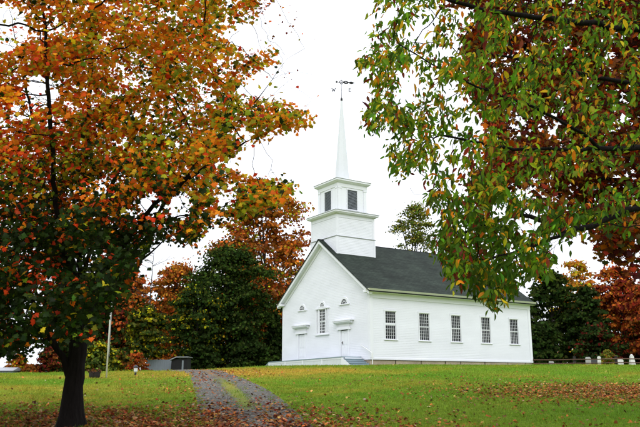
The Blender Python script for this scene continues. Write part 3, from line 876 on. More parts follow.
# root flare
k5 = 14
mb2 = MB(); zs = [-.3, -.05, .06, .18, .35, .6, .95]; rs = [.37, .31, .265, .232, .205, .182, .15]
for zz, q in zip(zs, rs):
    for k in range(28):
        an = 2 * math.pi * k / 28; w = 1 + max(0, (.5 - zz)) * .35 * (math.sin(5 * an + .8) * .5 + .3 * math.sin(3 * an)) + .02 * math.sin(11 * an)
        mb2.v.append((MX + q * w * math.cos(an), MY + q * w * math.sin(an), MZ + zz))
for a in range(len(zs) - 1):
    for k in range(28): mb2.f.append((a * 28 + k, a * 28 + (k + 1) % 28, a * 28 + 28 + (k + 1) % 28, a * 28 + 28 + k))
i0 = len(mb.v); mb.v += mb2.v; mb.f += [tuple(i0 + q for q in f) for f in mb2.f]
mb.v = [(v[0] - MX, v[1] - MY, v[2] - MZ) for v in mb.v]
mb.build('trunk', M['bark'], tr, smooth=True)
# leaves near the twig ends
tip = np.where((r < .010) & (np.arange(len(r)) >= 40))[0]
a, b = proj(nodes[tip]); okm = in_poly(a, b, maple_poly) & (nodes[tip][:, 2] > 1.8)
bare = ((a > 262) & (b < 108))
tip = np.concatenate([tip[okm & ~bare], tip[bare][rng.random(bare.sum()) < .8]])
NLEAF = 108000
src = tip[rng.integers(0, len(tip), NLEAF)]
off = rng.normal(size=(NLEAF, 3)) * np.array([.13, .13, .07])
P = nodes[src] + off
a, b = proj(P)
keep = in_poly(a, b, maple_poly) | (rng.random(len(P)) < .15)
keep &= ~((a > 258) & (b > 40) & (b < 108)) | (rng.random(len(P)) < .6)
for (hx, hy, hr, pr) in mh: keep &= ~((((a - hx) ** 2 + (b - hy) ** 2) < (hr * .9) ** 2) & (rng.random(len(P)) < pr))
P = P[keep]; off = off[keep]; a = a[keep]; b = b[keep]; n = len(P)
ax = off * 2.5 + rng.normal(size=(n, 3)) * .35 + np.array([0, 0, -.28])
nr = np.array([0, -.75, .6]) + rng.normal(size=(n, 3)) * .5
clus = nodes[src][keep]
s1 = snoise(clus, 1.6, 21); s2 = snoise(clus, .8, 22); hgt = (clus[:, 2] - 5.0) / 3
leftr = np.exp(-((a - 25) / 55) ** 2 - ((b - 140) / 70) ** 2) + 1.3 * np.exp(-((a - 40) / 22) ** 2 - ((b - 275) / 22) ** 2) + .7 * np.exp(-((a - 150) / 40) ** 2 - ((b - 212) / 20) ** 2)
wo = np.clip(.85 + .5 * s1 + .35 * hgt, .05, 3); wd = np.clip(.85 + .45 * s2 - .4 * (a > 170), .02, 2)
wr = np.clip(.16 + 1.5 * leftr + .15 * s2, .01, 3); wy = np.clip(.07 + .08 * s1 + .05 * hgt, .01, 1)
wol = np.clip(.75 - .4 * s1 + .15 * hgt + .45 * (a > 120), .05, 3); wg = np.clip(.40 - .4 * s1 - .45 * hgt, .03, 3); wdg = np.clip(.55 - .35 * s1 + .25 * s2 - .5 * hgt, .03, 3)  # dark green weight paints shadow structure into the crown
low = np.clip((b - 160) / 70, 0, 1) * np.clip((225 - a) / 60, 0, 1)
wo *= 1 - .97 * low; wy *= 1 - .98 * low; wd *= 1 - .88 * low; wr *= 1 - .35 * low; wol *= 1 - .95 * low; wg *= 1 - .75 * low; wdg += 3.0 * low  # shade under the crown painted into the lower left leaf colours
C = pick([ORANGE, DEEP, RED, YEL, OLIVE, GREEN, SHADE_GREEN], np.stack([wo, wd, wr, wy, wol, wg, wdg], 1), n, .14, .38)
twg = (a > 258) & (b < 108) & ~((b > 84) & (a < 320)) & ~((b > 40) & (b < 72) & (a < 284))
C[twg] = pick([MAROON, BROWN, DEEP, OLIVE], [.8, 1, .5, .3], int(twg.sum()))
sz = rng.uniform(.062, .118, n) * np.where(twg, .62, 1)
V, Fc, m = place_leaves(maple_template(), P, ax, nr, sz)
mesh_np('crown', V - np.array([MX, MY, MZ]), Fc, M['leaf'], tr, np.repeat(C, m, 0))

# ---------------------------------------------------------------- the drooping cherry at the right
BX, BY = 5.0, 8.6; BZ = Gf(BX, BY)
cherry_poly = [(384, -140), (372, 5), (378, 30), (362, 48), (356, 70), (372, 85), (360, 110), (358, 138), (376, 150), (392, 170), (398, 190), (420, 172), (432, 186), (420, 200), (445, 208), (440, 232), (430, 250), (438, 258),
               (452, 285), (478, 296), (488, 312), (505, 314), (516, 300), (526, 286), (540, 278), (560, 262), (566, 240), (590, 225), (640, 235), (760, 235), (760, -140)]
ch_h = [(415, 200, 12, .9), (500, 205, 10, .6), (530, 218, 13, .9), (556, 243, 12, .9), (582, 258, 12, .9), (565, 215, 6, .6), (520, 130, 12, .6), (548, 125, 16, .75), (400, 8, 10, .6), (450, 170, 9, .5), (620, 180, 18, .4)]
att = slab_points(1900, cherry_poly, 6.2, 9.6, ch_h, lambda p: p[:, 0] < 5.5)
att = np.concatenate([att, slab_points(480, [(440, 205), (470, 190), (520, 190), (560, 205), (566, 240), (556, 262), (520, 286), (490, 300), (450, 284), (432, 255)], 6.6, 9.4, [], lambda p: p[:, 0] < 5.5)])
limbs = [[(BX, BY, BZ - .2), (BX - .02, BY, 1.6), (BX - .15, BY, 2.9), lift(700, 165, 8.4), lift(720, 40, 8.4), lift(710, -120, 8.4)],
         [lift(706, 160, 8.4), lift(640, 149, 8.0), lift(580, 149, 7.6), lift(515, 150, 7.3), lift(455, 138, 7.1), lift(410, 128, 7.0)],
         [lift(600, 149, 7.7), lift(584, 133, 7.5), lift(535, 107, 7.2), lift(481, 89, 7.0), lift(430, 62, 6.9), lift(400, 45, 6.9)],
         [lift(715, 200, 8.4), lift(660, 200, 8.2), lift(609, 218, 7.9), lift(550, 240, 7.5), lift(500, 256, 7.3), lift(465, 262, 7.2)],
         [lift(720, 60, 8.4), lift(640, 30, 8.0), lift(560, 20, 7.6), lift(480, 10, 7.3), lift(430, -5, 7.2)],
         [lift(716, 90, 8.4), lift(640, 85, 8.9), lift(560, 70, 9.1), lift(500, 55, 9.2)],
         [lift(560, 225, 7.6), lift(520, 215, 7.8), lift(480, 225, 8.2), lift(450, 240, 8.5)]]
nodes, par = poly_seed(limbs, .13)
nodes, par = grow(att, nodes, par, .11, 1.0, .16, 150, .25, -.02)
r = radii(nodes, par, .0028, 2.3); r = limit_trunk(r, nodes, .15)
r = np.where(r > .01, .01 + (r - .01) * .48, r); r[:int(3.0 / .13)] = np.maximum(r[:int(3.0 / .13)], .13)
tr = empty('cherry_tree', (BX, BY, BZ))
tag(tr, 'green and yellow drooping leaved cherry branches hanging in from the right', 'tree', 'big trees framing the view')
mb = skeleton_mesh(nodes, par, r); mb.v = [(v[0] - BX, v[1] - BY, v[2] - BZ) for v in mb.v]
mb.build('trunk', M['bark'], tr, smooth=True)
tip = np.where(r < .0062)[0]
a, b = proj(nodes[tip]); tip = tip[in_poly(a, b, cherry_poly)]
NLEAF = 32000
src = tip[rng.integers(0, len(tip), NLEAF)]
off = rng.normal(size=(NLEAF, 3)) * .045
P = nodes[src] + off; a, b = proj(P)
keep = np.ones(len(P), bool)
for (hx, hy, hr, pr) in ch_h: keep &= ~((((a - hx) ** 2 + (b - hy) ** 2) < (hr * .9) ** 2) & (rng.random(len(P)) < pr))
keep &= rng.random(len(P)) < np.where((b > 188) & (a > 555), .5, np.where(b > 185, 1, np.interp(a, [430, 500, 640], [.85, .5, .34])))
P, a, b, clus = P[keep], a[keep], b[keep], nodes[src][keep]; n = len(P)
ax = rng.normal(size=(n, 3)) * np.array([.5, .5, .38]) + np.array([-.12, 0, -.8])
nr = np.array([0, -.7, .35]) + rng.normal(size=(n, 3)) * .6
s1 = snoise(clus, .9, 31); s2 = snoise(clus, .5, 32)
rt = np.clip((a - 440) / 160, 0, 1)
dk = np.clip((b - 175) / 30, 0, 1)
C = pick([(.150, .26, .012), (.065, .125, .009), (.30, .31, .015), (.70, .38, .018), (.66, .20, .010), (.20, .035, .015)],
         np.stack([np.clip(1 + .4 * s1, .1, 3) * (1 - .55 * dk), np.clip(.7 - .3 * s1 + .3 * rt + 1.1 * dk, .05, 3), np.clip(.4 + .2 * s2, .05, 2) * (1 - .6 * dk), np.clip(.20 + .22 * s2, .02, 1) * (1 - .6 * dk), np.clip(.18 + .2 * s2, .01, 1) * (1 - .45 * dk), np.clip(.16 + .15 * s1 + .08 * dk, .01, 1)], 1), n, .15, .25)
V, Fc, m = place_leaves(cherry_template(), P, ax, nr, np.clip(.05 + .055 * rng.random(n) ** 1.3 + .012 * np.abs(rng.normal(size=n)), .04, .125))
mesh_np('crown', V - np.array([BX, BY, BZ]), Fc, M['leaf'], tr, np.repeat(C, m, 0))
q = np.array([lift(366, 105, 7.0)])
V, Fc, m = place_leaves(cherry_template(), q + np.array([[.035, 0, -.05]]), np.array([[-.55, .1, .75]]), np.array([[.5, -.75, .3]]), np.array([.125]))
ol = mesh_np('curled_leaf', V - np.array([BX, BY, BZ]), Fc, M['leaf'], tr, np.repeat(np.array([[.07, .008, .010]]), m, 0)); ol['label'] = 'single dark red leaf sticking up at the branch tip'
mb = MB().tube([lift(369, 108, 7.0), lift(376, 117, 7.0), lift(388, 124, 7.0)], .003, 4)
mb.v = [(v[0] - BX, v[1] - BY, v[2] - BZ) for v in mb.v]; mb.build('twig', M['bark'], tr)

# ---------------------------------------------------------------- the red maple behind the cherry
DX, DY = 9.2, 15.0; DZ = Gf(DX, DY)
red_poly = [(440, -160), (438, 0), (470, 25), (455, 60), (480, 100), (500, 150), (475, 165), (462, 185), (500, 205), (520, 180), (540, 214), (582, 226), (603, 236), (600, 250), (585, 268), (594, 276), (612, 268), (622, 278), (640, 272), (800, 300), (800, -160)]
red_h = [(520, 128, 14, .7), (548, 122, 14, .7), (600, 205, 14, .5), (575, 205, 10, .7), (610, 262, 8, .5)]
att = slab_points(1900, red_poly, 12.5, 17.5, red_h, lambda p: p[:, 0] < 11.5)
limbs = [[(DX, DY, DZ - .2), (DX, DY, DZ + 1.8), lift(765, 200, 15), lift(770, 60, 15), lift(765, -120, 15)],
         [lift(764, 215, 15), lift(690, 190, 14.8), lift(630, 185, 14.4), lift(570, 170, 14.2), lift(520, 165, 14.0)],
         [lift(764, 180, 15), lift(690, 130, 15.4), lift(610, 80, 15.6), lift(530, 50, 15.5), lift(480, 20, 15.4)],
         [lift(764, 150, 15), lift(700, 70, 14.2), lift(620, 20, 13.8), lift(550, -30, 13.6)],
         [lift(764, 225, 15), lift(700, 230, 14.3), lift(650, 245, 13.8), lift(610, 250, 13.6)]]
nodes, par = poly_seed(limbs, .2)
nodes, par = grow(att, nodes, par, .17, 1.6, .26, 130, .25, .0)
r = radii(nodes, par, .0045, 2.3); r = limit_trunk(r, nodes, .2)
tr = empty('red_maple', (DX, DY, DZ))
tag(tr, 'dark red and brown maple behind the green cherry leaves at upper right', 'tree', 'big trees framing the view')
mb = skeleton_mesh(nodes, par, r); mb.v = [(v[0] - DX, v[1] - DY, v[2] - DZ) for v in mb.v]
mb.build('trunk', M['bark'], tr, smooth=True)
tip = np.where(r < .011)[0]; a, b = proj(nodes[tip]); tip = tip[in_poly(a, b, red_poly)]
NLEAF = 74000
src = tip[rng.integers(0, len(tip), NLEAF)]; off = rng.normal(size=(NLEAF, 3)) * .13
P = nodes[src] + off; a, b = proj(P); keep = np.ones(len(P), bool)
for (hx, hy, hr, pr) in red_h: keep &= ~((((a - hx) ** 2 + (b - hy) ** 2) < (hr * .9) ** 2) & (rng.random(len(P)) < pr))
P, off, clus, a = P[keep], off[keep], nodes[src][keep], a[keep]; n = len(P)
ax = off * 2 + rng.normal(size=(n, 3)) * .4 + np.array([0, 0, -.4]); nr = np.array([0, -.5, .7]) + rng.normal(size=(n, 3)) * .5
s1 = snoise(clus, 1.6, 41); s2 = snoise(clus, .8, 42)
C = pick([MAROON, (.28, .03, .012), BROWN, (.34, .14, .012), DEEP, (.06, .06, .012)], np.stack([np.clip(.8 + .5 * s1, .05, 3), np.clip(.5 + .4 * s1, .03, 2), np.clip(.95 - .3 * s1, .05, 2), np.clip(.42 - .25 * s1, .02, 1), np.clip(.3 + .2 * s2, .02, 1), np.clip(.3 - .2 * s2, .02, 1)], 1), n)
V, Fc, m = place_leaves(maple_template(), P, ax, nr, rng.uniform(.09, .16, n))
mesh_np('crown', V - np.array([DX, DY, DZ]), Fc, M['leaf'], tr, np.repeat(C, m, 0))

# ---------------------------------------------------------------- woodland trees and shrubs behind
def wood_tree(name, label, cat, x0, x1, top, Yd, pal, wts, n=7000, bottom=None, shape='round', leaf=.34, clumps=70, group='woodland trees behind the church', trunk=True, open_=0., seed=0, cl=(.13, .26), place=None):
    rs = np.random.default_rng(seed + 100)
    if place: xc, hw, zt, zb_ = place; gz = Gf(xc, Yd)
    else:
        A, B = U(x0, 330, Yd), U(x1, 330, Yd); xc = (A.x + B.x) / 2; hw = (B.x - A.x) / 2
        zt = U((x0 + x1) / 2, top, Yd).z; gz = Gf(xc, Yd)
        zb_ = gz + .1 if bottom is None else U((x0 + x1) / 2, bottom, Yd).z
    hh = (zt - zb_)
    t = empty(name, (xc, Yd, gz)); tag(t, label, cat, group)
    clumps = int(clumps * 1.7); n = int(n * 1.5)
    cc = []
    while len(cc) < clumps:
        u = rs.random(); an = rs.uniform(0, 2 * math.pi)
        if shape == 'round': prof = math.sqrt(max(0, 1 - abs(2 * (u - .45) / 1.1) ** 2.4))
        elif shape == 'oval': prof = math.sqrt(max(0, 1 - abs(2 * u - 1) ** 2.0)) if u > .5 else (.72 + .28 * u * 2)
        elif shape == 'cone': prof = (1 - u) ** .75 * (.95 if u > .08 else .8)
        else: prof = math.sqrt(max(0, 1 - u ** 2))           # dome
        rad = prof * (rs.random() ** .35) * (1 + .16 * math.sin(3 * an + seed) + .17 * math.sin(9 * u + an * 2 + seed) + .1 * math.sin(21 * u + 5 * an))
        cc.append((math.cos(an) * rad * hw * .88, math.sin(an) * rad * hw * .8, (zb_ - gz) + u * hh * .95))
    cc = np.array(cc); sizes = rs.uniform(cl[0], cl[1], clumps) * min(hw, hh * .6)
    k = rs.integers(0, clumps, n)
    d = rs.normal(size=(n, 3)); d /= np.linalg.norm(d, axis=1)[:, None]; d[:, 2] = np.abs(d[:, 2]) * .9 - .25
    rad = (.3 + .7 * rs.random(n) ** .5) * np.where(rs.random(n) < .25, 1.7, 1)
    P = cc[k] + d * (sizes[k] * rad)[:, None] * np.array([1, 1, .72])
    inn = rs.random(n) < .22; P[inn] = P[inn] * np.array([.75, .75, 1]) + rs.normal(size=(inn.sum(), 3)) * hw * .10
    P[:, 2] = np.maximum(P[:, 2], .05 + rs.random(n) * .3)
    if open_: 
        keep = rs.random(n) > open_ * (snoise(P, hw * .6, seed) > .2); P, k, d = P[keep], k[keep], d[keep]; n = len(P)
    nr = d + np.array([0, 0, .35]) + rs.normal(size=(n, 3)) * .45
    ax = np.cross(nr, rs.normal(size=(n, 3)))
    wt = np.tile(np.array(wts, float), (clumps, 1)) * np.exp(rs.normal(size=(clumps, len(wts))) * .75)
    big = snoise(cc, hw * 1.2, seed + 7)
    wt[:, 0] *= np.exp(big * .6); wt[:, -1] *= np.exp(-big * .6)
    C = pick(pal, wt[k], n, .12, .25)
    V, Fc, m = place_leaves(blob_template(), P, ax, nr, rs.uniform(.5, 1.1, n) * leaf)
    mesh_np('crown', V, Fc, M['leaf_far'], t, np.repeat(C, m, 0))
    if trunk:
        mb = MB(); tr_ = max(.06, min(.34, hh * .018)); h = (zb_ - gz) + hh * .8
        sp = [Vector((math.sin(q * 3 + seed) * .03 * h * q, 0, q * h - .2 * (q == 0))) for q in np.linspace(0, 1, 8)]
        mb.tube([tuple(p) for p in sp], [tr_ * (1.35 if q == 0 else 1 - .8 * q) for q in np.linspace(0, 1, 8)], 9)
        for j in rs.choice(clumps, min(clumps, 22), replace=False):
            e = Vector(cc[j]); z0 = max(h * .15, min(e.z * .65, h * .9)); q = z0 / h
            s = Vector((math.sin(q * 3 + seed) * .03 * h * q, 0, z0)); mdl = (s + e) / 2 + Vector((0, 0, .08 * hh * .3))
            mb.tube([tuple(s), tuple(mdl), tuple(e)], [tr_ * .42 * (1 - .6 * q), tr_ * .25, tr_ * .07], 5, cap=False)
        mb.build('trunk', M['bark_far'], t, smooth=True)
    return t
BDEEP, BRED = (.33, .075, .014), (.25, .035, .014)
LO, LY, LG = (.40, .130, .018), (.44, .22, .022), (.13, .155, .022)
FD = (.016, .028, .007)
FG = (.030, .050, .010)
wood_tree('maple_tree', 'tall rust orange maple directly left of the belfry', 'tree', 205, 322, 186, 86, [LO, BDEEP, BROWN, OLIVE], [.9, .9, 1.1, .35], 17000, 352, 'round', .36, 130, seed=1)
wood_tree('evergreen_tree', 'broad dark green tree between the driveway and the church', 'tree', 180, 276, 246, 76, [FG, FD, (.05, .078, .012)], [1, 1.3, .4], 24000, None, 'oval', .27, 110, seed=2, cl=(.10, .36), open_=.5)
wood_tree('evergreen_tree', 'shorter dark green tree leaning over the driveway crest', 'tree', 166, 226, 284, 72, [FG, FD, OLIVE], [1, 1.2, .2], 11000, None, 'oval', .25, 90, seed=31, cl=(.10, .30), open_=.3)
wood_tree('maple_tree', 'yellow orange maple left of the broad dark green tree', 'tree', 140, 212, 262, 82, [LO, BDEEP, LY, BROWN], [1.2, .8, .5, .5], 13000, None, 'round', .28, 90, seed=3, open_=.35)
wood_tree('maple_tree', 'orange leaved maple beyond the flagpole and lawn', 'tree', 98, 158, 268, 84, [BDEEP, LO, LY, FG], [.9, 1, .3, .4], 9000, None, 'round', .33, 80, seed=4, open_=.4)
wood_tree('broadleaf_tree', 'dark mixed green and red tree right behind the flagpole', 'tree', 74, 136, 288, 72, [FD, FG, BDEEP, MAROON], [1.2, .8, .45, .4], 8500, None, 'oval', .32, 90, seed=5)
wood_tree('broadleaf_tree', 'small olive green tree before the pale board fence', 'tree', 124, 168, 306, 66, [(.07, .07, .012), OLIVE, FG, FD], [1, .4, .7, .5], 6000, 357, 'round', .28, 60, seed=6)
wood_tree('broadleaf_tree', 'dark tree behind the thick maple trunk at far left', 'tree', 38, 92, 296, 74, [FD, FG, MAROON], [1.3, .8, .3], 6500, None, 'oval', .33, 70, seed=7)
wood_tree('evergreen_tree', 'narrow dark evergreen hard against the church front corner', 'tree', 256, 292, 312, 80, [FD, FG], [1.5, .6], 6000, None, 'cone', .34, 70, seed=8)
wood_tree('broadleaf_tree', 'pale yellow green tree showing above the church roof', 'tree', 384, 452, 203, 96, [LG, (.17, .18, .03), (.2, .17, .03), FG], [1, .8, .5, .4], 9500, 300, 'oval', .25, 80, open_=.25, seed=9, cl=(.10, .26))
wood_tree('broadleaf_tree', 'dense dark green tree at the rear corner of the church', 'tree', 524, 584, 268, 82, [FG, FD, (.05, .075, .012)], [1, 1, .3], 10000, None, 'oval', .34, 110, seed=10)
wood_tree('evergreen_tree', 'darker rounded evergreen right of the dense green tree', 'tree', 566, 608, 284, 78, [FD, FG], [1.5, .5], 8000, None, 'oval', .32, 90, seed=11)
wood_tree('maple_tree', 'bright orange yellow treetop rising behind the dark evergreens', 'tree', 552, 606, 258, 98, [LO, LY, OLIVE], [1, .8, .3], 6000, None, 'round', .36, 70, seed=12)
wood_tree('maple_tree', 'red orange maple behind the headstones', 'tree', 592, 652, 264, 84, [BDEEP, BRED, LO, MAROON], [1, .4, .8, .8], 9500, None, 'round', .34, 100, seed=13)
wood_tree('maple_tree', 'crimson maple at the right edge of the graveyard', 'tree', 622, 700, 280, 76, [BRED, BDEEP, MAROON, BROWN], [.5, 1, .6, .8], 8000, 356, 'round', .33, 90, seed=14)
wood_tree('broadleaf_tree', 'low dark thicket tree behind the rail fence', 'tree', 520, 562, 322, 72, [FD, FG], [1.4, .4], 5000, None, 'dome', .3, 60, seed=15)
wood_tree('broadleaf_tree', 'low dark thicket tree behind the dark headstone', 'tree', 570, 622, 326, 74, [FD, FG, MAROON], [1.4, .4, .3], 5000, None, 'dome', .3, 60, seed=16)
wood_tree('broadleaf_tree', 'low dark maroon tree at the far right behind the pale headstones', 'tree', 610, 680, 322, 79, [FD, MAROON, FG], [1.2, .7, .4], 5000, None, 'dome', .3, 60, seed=17)
for a in (('evergreen_tree', 'tall dark evergreen deep in the woods left of the bare tree', 'tree', 92, 150, 262, 100, [FD, FG], [1.2, .6], 7000, None, 'oval', .38, 80),
          ('evergreen_tree', 'dark evergreen deep in the woods behind the yellow orange maple', 'tree', 140, 216, 285, 104, [FD, FG], [1.2, .5], 7000, None, 'oval', .38, 80),
          ('broadleaf_tree', 'brown maroon tree deep in the woods behind the thick trunk', 'tree', 50, 112, 270, 98, [BROWN, FD, MAROON], [.6, 1, .5], 7000, None, 'oval', .38, 80),
          ('evergreen_tree', 'broad dark evergreen deep behind the red orange graveyard maple', 'tree', 575, 690, 292, 104, [FD, FG, MAROON], [1.2, .4, .4], 9000, None, 'oval', .38, 90),
          ('evergreen_tree', 'dark evergreen deep behind the tall rust orange maple', 'tree', 196, 300, 268, 102, [FD, FG], [1.2, .4], 9000, None, 'oval', .38, 90)):
    wood_tree(*a, seed=int(a[3]))
SH = 'shrubs along the edge of the lawn'
wood_tree('shrub', 'rounded light green shrub behind the dark planter tub', 'shrub', 80, 119, 341, 52, [LG, FG, OLIVE], [1, .8, .3], 5000, None, 'dome', .2, 50, SH, False, seed=20)
wood_tree('shrub', 'brownish green shrub right of the flagpole foot', 'shrub', 104, 134, 350, 54, [OLIVE, FG, BROWN], [.6, .8, .6], 2500, None, 'dome', .19, 40, SH, False, seed=21)
wood_tree('shrub', 'low rust brown shrub at the left edge of the lawn', 'shrub', 8, 34, 354, 56, [BROWN, OLIVE, BDEEP], [1, .6, .4], 2500, None, 'dome', .18, 40, SH, False, seed=22)
wood_tree('shrub', 'small tawny shrub between rust brown and dark red ones', 'shrub', 24, 42, 364, 55, [BROWN, BDEEP], [1, .3], 1200, None, 'dome', .16, 26, SH, False, seed=23)
wood_tree('shrub', 'dark red shrub beside the thick maple trunk', 'shrub', 37, 66, 348, 57, [MAROON, BROWN, FD], [1, .6, .4], 3000, None, 'dome', .19, 40, SH, False, seed=24)
wood_tree('shrub', 'red leaved shrub near the pale board fence', 'shrub', 126, 152, 352, 62, [BDEEP, BRED, BROWN], [1, .4, .7], 1800, None, 'dome', .18, 30, SH, False, seed=25)
wood_tree('shrub', 'little light green shrub between two headstones', 'shrub', 596, 614, 350, 66, [LG, (.16, .15, .02), BDEEP], [1, .6, .2], 1600, None, 'dome', .17, 26, SH, False, seed=26)
wood_tree('shrub', 'tangled dark shrub beside the dark shed', 'shrub', 182, 222, 345, 70, [FD, FG], [1.2, .5], 3000, None, 'dome', .22, 40, SH, False, seed=27)
wood_tree('shrub', 'dark low shrub left of the church ramp', 'shrub', 222, 284, 342, 72, [FD, FG], [1.2, .5], 4500, None, 'dome', .24, 50, SH, False, seed=28)
# thin leafless tree
bt = empty('bare_tree', tuple(U(150, 300, 68).xy) + (Gf(U(150, 300, 68).x, 68),)); tag(bt, 'thin leafless grey tree among orange maples', 'tree', 'woodland trees behind the church')
mb = MB(); rs = np.random.default_rng(3); hgt = U(150, 246, 68).z - bt.location.z
mb.tube([(0, 0, -.2), (.1, 0, hgt * .3), (.0, 0, hgt * .6), (.15, 0, hgt)], [.11, .09, .06, .015], 6)
for k in range(16):
    z0 = hgt * rs.uniform(.55, .97); d = rs.choice([-1, 1]); ln = rs.uniform(1, 3.2)
    e = (d * ln, rs.normal() * 1.2, z0 + rs.uniform(.1, 1.0)); mb.tube([(.08, 0, z0), (d * ln * .5, e[1] * .4, z0 + .5), e], [.03, .018, .008], 4, cap=False)
    mb.tube([(d * ln * .5, e[1] * .4, z0 + .5), (d * ln * .9, e[1], z0 + 1.3)], [.014, .006], 4, cap=False)
mb.build('trunk', M['bark_far'], bt)

# ---------------------------------------------------------------- flagpole, planter, post
def g_at(px, py): 
    x, y = on_ground(px, py); return x, y, Gf(x, y)
x, y, z = g_at(106.3, 378)
fp = empty('flagpole', (x, y, z)); tag(fp, 'thin white flagpole without a flag on the left lawn', 'flagpole')
MB().tube([(0, 0, -.2), (0, 0, 3.2), (0, 0, 6.0)], [.036, .032, .022], 10).build('pole', M['pole'], fp, smooth=True)
MB().lathe([(.01, 5.99), (.05, 6.02), (.075, 6.08), (.05, 6.14), (.01, 6.17)], n=12).build('finial', M['gold'], fp, smooth=True)
mb = MB(); mb.tube([(.06, -.01, .95), (.05, -.01, 5.9)], .004, 4); mb.build('halyard', M['pole'], fp)
MB().box(.03, .07, -.012, .012, .9, 1.05).build('cleat', M['iron'], fp)
x, y, z = g_at(94.3, 378.3)
pt = empty('planter_tub', (x, y, z)); tag(pt, 'dark wooden tub planter with withered plants beside the flagpole', 'planter')
MB().lathe([(.20, -.02), (.235, .12), (.25, .28), (.225, .28), (.215, .24)], n=18).build('tub', M['tub'], pt)
MB().lathe([(.241, .07), (.246, .10), (.240, .10)], n=18).build('hoop', M['iron'], pt)
P = np.stack([rng.normal(size=700) * .1, rng.normal(size=700) * .1, .26 + np.abs(rng.normal(size=700)) * .05], 1)
V, Fc, m = place_leaves(blob_template(), P, rng.normal(size=(700, 3)), rng.normal(size=(700, 3)) + np.array([0, 0, .6]), rng.uniform(.03, .07, 700))
pl_ = mesh_np('plants', V, Fc, M['leaf_far'], pt, np.repeat(pick([BROWN, (.06, .03, .02), FG, (.2, .09, .06)], [1, 1, .5, .3], 700), m, 0))
pl_['kind'] = 'stuff'
x, y, z = g_at(135.4, 375.2)
gp = empty('lantern_post', (x, y, z)); tag(gp, 'short pale post with a dark cap standing on the lawn', 'post')
MB().lathe([(.05, -.03), (.05, .08), (.035, .1), (.035, .13)], n=10).build('foot', M['iron'], gp)
MB().lathe([(.05, .13), (.085, .17), (.09, .32), (.06, .34)], n=12).build('body', M['lattice'], gp)
MB().lathe([(.11, .34), (.12, .36), (.07, .43), (.02, .46)], n=12).build('cap', M['iron'], gp)

# ---------------------------------------------------------------- board fence, shed, far wall
p0, p1 = U(147, 360, 66), U(173.5, 360, 66)
bf = empty('board_fence', (p0.x, 66, Gf(p0.x, 66))); tag(bf, 'pale bluish board fence under the orange trees', 'fence')
wd = p1.x - p0.x; ht = U(160, 359.6, 66).z - bf.location.z
mb = MB(); k = 0; xx = 0
while xx < wd: mb.box(xx, min(xx + .195, wd), -.012, .012, .05, ht + .02 * math.sin(k * 2.1)); xx += .2; k += 1
mb.build('boards', M['pale_board'], bf)
mb = MB(); mb.box(0, wd, .014, .06, .3, .38); mb.box(0, wd, .014, .06, ht - .3, ht - .22); mb.build('rails', M['pale_board'], bf)
for xx in (0, wd / 2, wd): MB().box(xx - .05, xx + .05, .062, .16, -.3, ht + .04).build('post', M['pale_board'], bf)
p0, p1 = U(170.5, 360, 64), U(187.5, 360, 64)
sh = empty('garden_shed', (p0.x, 64, Gf(p0.x, 64))); tag(sh, 'dark little shed with a pale sloping roof edge by the driveway', 'shed')
wd = p1.x - p0.x; ht = U(180, 356.6, 64).z - sh.location.z
mb = MB(); mb.hexa([(0, 0, -.3), (wd, 0, -.3), (wd, 1.8, -.3), (0, 1.8, -.3), (.1, 0, ht * .82), (wd, 0, ht * .95), (wd, 1.8, ht * .95), (.1, 1.8, ht * .82)]); mb.build('wall', M['dark_board'], sh)
mb = MB(); mb.hexa([(-.05, -.2, ht * .80), (wd * .35, -.2, ht * .95), (wd * .35, 2, ht * .95), (-.05, 2, ht * .80), (-.05, -.2, ht * .84), (wd * .35, -.2, ht), (wd * .35, 2, ht), (-.05, 2, ht * .84)])
mb.box(wd * .35 + .002, wd + .1, -.2, 2, ht * .955, ht); mb.build('roof', M['pale_roof'], sh)
mb = MB(); mb.box(wd * .68, wd * .78, -.02, -.003, .0, ht * .8); mb.build('door_post', M['pale_board'], sh)
mb = MB(); mb.box(wd * .30, wd * .64, -.03, -.004, 0, ht * .78); mb.build('door', M['dark_board'], sh)
p0, p1 = U(-14, 372, 54), U(12.5, 372, 54)
gw = empty('grey_shed', (p0.x, 54, Gf(p0.x, 54))); tag(gw, 'low pale grey outbuilding at the far left edge', 'shed')
wd = p1.x - p0.x; ht = U(5, 370.6, 54).z - gw.location.z
mb = MB(); mb.box(0, wd, 0, 1.6, -.4, ht); mb.build('wall', M['pale_board'], gw)
mb = MB(); mb.prism([(-.15, ht), (1.75, ht), (.8, ht + .25)], lambda p, k: (-.1 + k * (wd + .2), p[0], p[1])); mb.build('roof', M['pale_roof'], gw)

